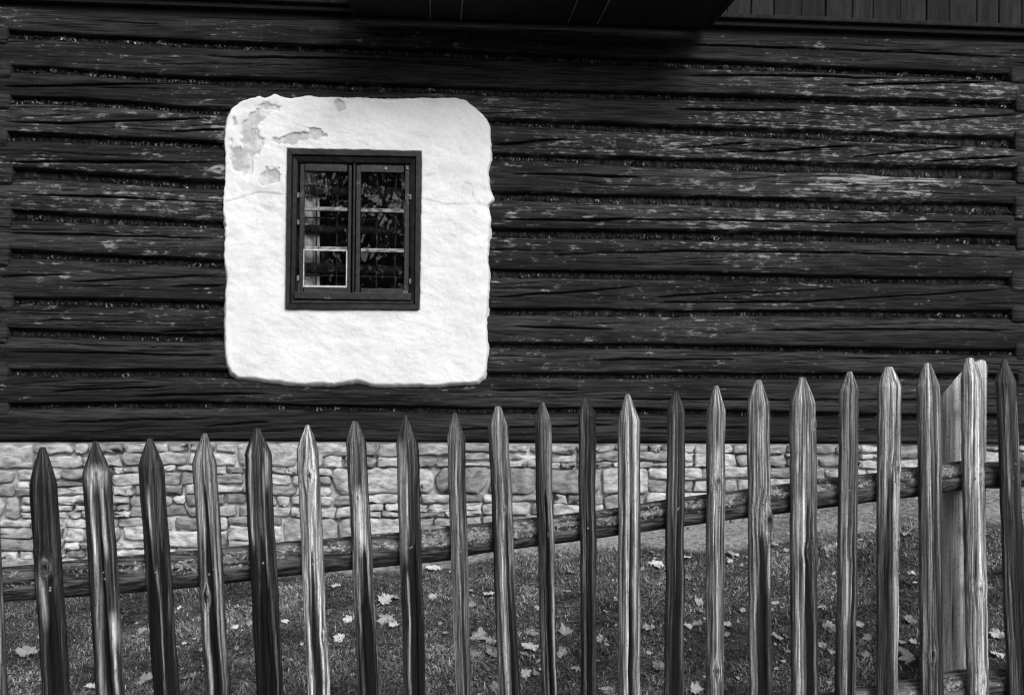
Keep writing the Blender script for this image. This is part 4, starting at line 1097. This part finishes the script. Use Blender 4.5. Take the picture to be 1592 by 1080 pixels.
# fallen maple leaves
LOBES = [(0, 1.0), (20, .72), (34, .58), (50, .92), (66, .74), (80, .56), (98, .80), (118, .58), (140, .55), (165, .40), (180, .30)]
def leaf_mesh(seed):
    rr = random.Random(seed)
    pts = []
    blunt = rr.uniform(.15, .75)
    L_ = [(a, r * (1 - blunt) + blunt * (.78 - .0022 * a)) for a, r in LOBES]
    half = [(a, r * rr.uniform(.8, 1.15)) for a, r in L_]
    other = [(-a, r * rr.uniform(.85, 1.12)) for a, r in L_[1:-1]][::-1]
    # extra teeth
    ring = []
    seq = half + other
    for k in range(len(seq)):
        a, r = seq[k]; ring.append((a, r))
        a2, r2 = seq[(k + 1) % len(seq)]
        if a2 < a - 180: a2 += 360
        am = (a + a2) / 2; ring.append((am, (r + r2) / 2 * rr.uniform(.82, 1.1)))
    curl = rr.uniform(.3, 1.0); cup = rr.uniform(-.35, .5); fold = rr.uniform(-.4, .7)
    V = [(0, 0, 0.02)]; T = [0.62]
    n = len(ring)
    for lev in (0.45, 1.0):
        for a, r in ring:
            q = math.radians(a); x_, y_ = math.sin(q) * r * lev, math.cos(q) * r * lev
            d2 = x_ * x_ + y_ * y_
            z_ = 0.10 + cup * d2 * .6 + fold * abs(x_) * .5 + curl * .3 * math.sin(3.1 * x_ + seed) * d2 + rr.uniform(-.09, .13) * lev
            V.append((x_, y_, z_)); T.append(0.55 * (1 if lev < 1 else rr.uniform(.75, 1.05)))
    F = [(0, 1 + k, 1 + (k + 1) % n) for k in range(n)] + [(1 + k, 1 + n + k, 1 + n + (k + 1) % n, 1 + (k + 1) % n) for k in range(n)]
    F = [f[::-1] for f in F]
    b = len(V); V += [(-.02, -.1, .04), (.02, -.1, .04), (.03, -.85, .12), (-.01, -.85, .12)]; T += [.4] * 4; F.append((b, b + 1, b + 2, b + 3))
    return mesh_data('fallen_leaf', np.array(V) * 0.5, F, M['leaf'], False, {'tone': T})
LM = [leaf_mesh(s) for s in range(16)]
LEAF = [(42, 1019, 34), (142, 1070, 22), (225, 1062, 28), (297, 1057, 26), (312, 1014, 9), (279, 948, 9), (387, 974, 14), (365, 979, 12), (443, 968, 12), (470, 1006, 8), (441, 1026, 8), (222, 984, 16),
 (522, 915, 20), (543, 966, 18), (530, 996, 24), (598, 937, 26), (616, 933, 16), (600, 966, 26), (614, 976, 18), (671, 886, 24), (671, 931, 18), (693, 988, 12), (702, 1070, 14), (759, 928, 22), (735, 943, 16),
 (744, 994, 28), (763, 1000, 26), (767, 1021, 26), (738, 1021, 20), (769, 1074, 22), (733, 922, 11), (685, 972, 8), (823, 989, 20), (828, 1012, 28), (814, 1021, 18), (880, 988, 28), (875, 1021, 22), (897, 1043, 16),
 (816, 1053, 20), (833, 1052, 14), (945, 1076, 28), (936, 997, 20), (834, 949, 11), (1020, 879, 25), (999, 888, 11), (1010, 984, 25), (1025, 1042, 22), (1007, 1019, 12), (1068, 870, 13), (1068, 903, 15), (1069, 977, 16),
 (1086, 973, 20), (1090, 954, 12), (1085, 940, 15), (1080, 1076, 22), (1132, 977, 16), (1131, 991, 12), (1139, 865, 22), (1153, 884, 11), (1134, 876, 11), (1154, 952, 11), (888, 893, 14), (1207, 942, 18), (1209, 996, 22),
 (1222, 992, 10), (1225, 1016, 11), (1277, 947, 16), (1288, 856, 23), (1287, 977, 22), (1292, 985, 18), (1279, 1009, 16), (1294, 1018, 14), (1337, 975, 18), (1350, 996, 18), (1339, 1003, 14), (1346, 1024, 14), (1416, 968, 25),
 (1420, 895, 11), (1413, 1027, 30), (1403, 1003, 16), (1421, 1003, 14), (1539, 918, 14), (1553, 992, 28), (1549, 1020, 26), (1409, 835, 16), (1338, 843, 9), (1204, 851, 14), (1222, 860, 10), (1208, 1044, 11), (1290, 1066, 10),
 (640, 1040, 0), (958, 935, 10), (1146, 1058, 8)]
def ground_hit(px, py):
    d = ray(px, py); t0, t1 = 1.5, 6.5
    p = CAM + d * np.linspace(1.5, 6.5, 900)[:, None]
    k = np.nonzero(p[:, 2] < ground_z(p[:, 0], p[:, 1]))[0]
    return p[k[0]] if len(k) else None
ORD = ['zeroth', 'first', 'second', 'third', 'fourth', 'fifth', 'sixth', 'seventh', 'eighth', 'ninth', 'tenth', 'eleventh', 'twelfth', 'thirteenth', 'fourteenth', 'fifteenth', 'sixteenth',
       'seventeenth', 'eighteenth', 'nineteenth', 'twentieth', 'twenty-first', 'twenty-second', 'twenty-third']
def pick_x(i, y):
    p = PICK[i]; f = (y - p[5]) / (1080.0 - p[5]); return (p[3] + p[4]) / 2 * (1 - f) + (p[6] + p[7]) / 2 * f
slots = {}
rl = random.Random(3)
for px, py, w in LEAF:
    if w == 0: continue
    p = ground_hit(px, py)
    if p is None or p[1] > -0.02: continue
    gap = sum(1 for i in range(1, 23) if pick_x(i, py) < px)      # 0: left of the first whole picket
    slots.setdefault(gap, []).append((py, px, w, p))
SIZE = lambda w: 'small ' if w < 12 else ('large ' if w > 23 else '')
for gap, L in slots.items():
    L.sort()
    for k, (py, px, w, p) in enumerate(L):
        dist = (p - CAM) @ AX
        size = w * dist / FPX * rl.uniform(1.2, 1.5)
        o = bpy.data.objects.new('fallen_leaf', rl.choice(LM)); col.objects.link(o)
        o.location = (p[0], p[1], float(ground_z(p[0], p[1])) + 0.009)
        o.scale = (size, size, size * rl.uniform(.7, 1.2)); o.rotation_mode = 'ZYX'; o.rotation_euler = (rl.uniform(.05, .65), rl.uniform(-.3, .3), rl.uniform(0, 6.28))
        where = 'left of the first whole picket' if gap == 0 else ('right of the last picket' if gap == 22 else 'right of the %s whole picket' % ORD[gap])
        rank = 'lying alone' if len(L) == 1 else ('lowest' if k == len(L) - 1 else ('highest' if k == 0 else ORD[k + 1] + ' from the top'))
        tag(o, '%spale dry leaf, %s, %s' % (SIZE(w), rank, where), 'leaf', 'fallen leaves on the grass')

# ------------------------------------------------------------------ trees across the road, mirrored in the panes
def make_tree(pos, h, seed, label, lean=(0, 0), r0=0.09, fork=0.35):
    rr = random.Random(seed)
    segs = []; tips = []
    def grow(p, d, L, r, depth):
        n = 5
        pts = [(p, r)]
        for i in range(n):
            d = (d + Vector((rr.gauss(0, .10), rr.gauss(0, .10), rr.gauss(0.03, .06)))).normalized()
            p = p + d * (L / n); pts.append((p.copy(), r * (1 - 0.45 * (i + 1) / n)))
        segs.append(pts)
        r2 = pts[-1][1]
        if depth <= 1: tips.append((p.copy(), L))
        if depth == 0: return
        for k in range(rr.choice([2, 3, 3])):
            dd = (d + Vector((rr.gauss(0, .55), rr.gauss(0, .45), rr.gauss(.08, .25)))).normalized()
            grow(p, dd, L * rr.uniform(.62, .85), r2 * rr.uniform(.6, .85), depth - 1)
        for k in range(2):
            q, rq = pts[rr.randint(2, n - 1)]
            dd = (d + Vector((rr.gauss(0, .8), rr.gauss(0, .6), rr.gauss(.2, .3)))).normalized()
            grow(q, dd, L * rr.uniform(.45, .65), rq * .45, max(0, depth - 2))
    base = Vector((pos[0], pos[1], float(ground_z(pos[0], pos[1])) - 0.1))
    grow(base, Vector((lean[0], lean[1], 1)).normalized(), h * fork, r0, 5)
    V, F = [], []
    for pts in segs:
        m = 6 if pts[0][1] > .02 else 4
        b = len(V)
        for j, (p, r) in enumerate(pts):
            d = (pts[min(j + 1, len(pts) - 1)][0] - pts[max(j - 1, 0)][0]).normalized()
            u = d.cross(Vector((0.3, 1, 0.2))).normalized(); v = d.cross(u)
            for q in range(m):
                a = 6.2832 * q / m; V.append(p + (u * math.cos(a) + v * math.sin(a)) * max(r, .004))
        for j in range(len(pts) - 1):
            for q in range(m): F.append((b + j * m + q, b + j * m + (q + 1) % m, b + (j + 1) * m + (q + 1) % m, b + (j + 1) * m + q))
    t = empty('tree', base)
    tag(t, label, 'tree')
    mk('trunk', np.array([tuple(v) for v in V]), F, M['bark'], t, origin=base)
    LV, LF = [], []
    for p, L in tips:
        for k in range(2):
            c = p + Vector((rr.gauss(0, .22), rr.gauss(0, .22), rr.gauss(0, .2)))
            u = Vector((rr.gauss(0, 1), rr.gauss(0, 1), rr.gauss(0, 1))).normalized(); v = u.orthogonal().normalized()
            s = rr.uniform(.03, .06); b = len(LV)
            LV += [c - u * s, c + v * s * .7, c + u * s, c - v * s * .7]; LF.append((b, b + 1, b + 2, b + 3))
    mk('crown', np.array([tuple(v) for v in LV]), LF, M['treeleaf'], t, origin=base, smooth=False)
make_tree((-2.35, -10.6), 7.5, 21, 'thin forked tree mirrored in the left sash of the window', (-0.05, 0), 0.11, .30)
make_tree((-1.15, -11.2), 8.0, 5, 'thin forked tree mirrored in the right sash of the window', (0.05, 0), 0.12, .30)
make_tree((-4.2, -14.5), 9.0, 9, 'bare tree mirrored farther back in the left sash', (0.08, 0), 0.16, .28)
make_tree((0.2, -15.5), 9.0, 14, 'bare tree mirrored farther back in the right sash', (-0.06, 0), 0.15, .28)

# far-off wood that darkens the lower part of the reflection
nq = 52000
x = RNG.uniform(-12, 8, nq); y = RNG.uniform(-27, -22, nq); hz_ = 6.0 + 3.5 * fbm(x * 0.45, x * 0, 222, 3)
z = ground_z(x, y) + hz_ * RNG.random(nq) ** 0.8
kp = vn(x * 1.1, z * 1.1, 224) + 0.35 * vn(x * 4, z * 4, 226) > 0.30 + 0.055 * (z + 1.4)
x, y, z = x[kp], y[kp], z[kp]; nq = len(x)
c = np.stack([x, y, z], -1); u = RNG.standard_normal((nq, 3)); u /= np.linalg.norm(u, axis=1)[:, None]
v = np.cross(u, RNG.standard_normal((nq, 3))); v /= np.linalg.norm(v, axis=1)[:, None]; sz = RNG.uniform(.06, .15, nq)[:, None]
V = np.stack([c - u * sz, c + v * sz * .7, c + u * sz, c - v * sz * .7], 1).reshape(-1, 3)
wd = mk('woodland', V, np.arange(nq * 4).reshape(-1, 4), M['shaving'], None, (0, -24, 0), smooth=False, attrs={'tone': np.repeat(RNG.uniform(.08, .5, nq), 4)})
tag(wd, 'leafy wood across the way, mirrored in the window panes', 'woodland', kind='stuff')
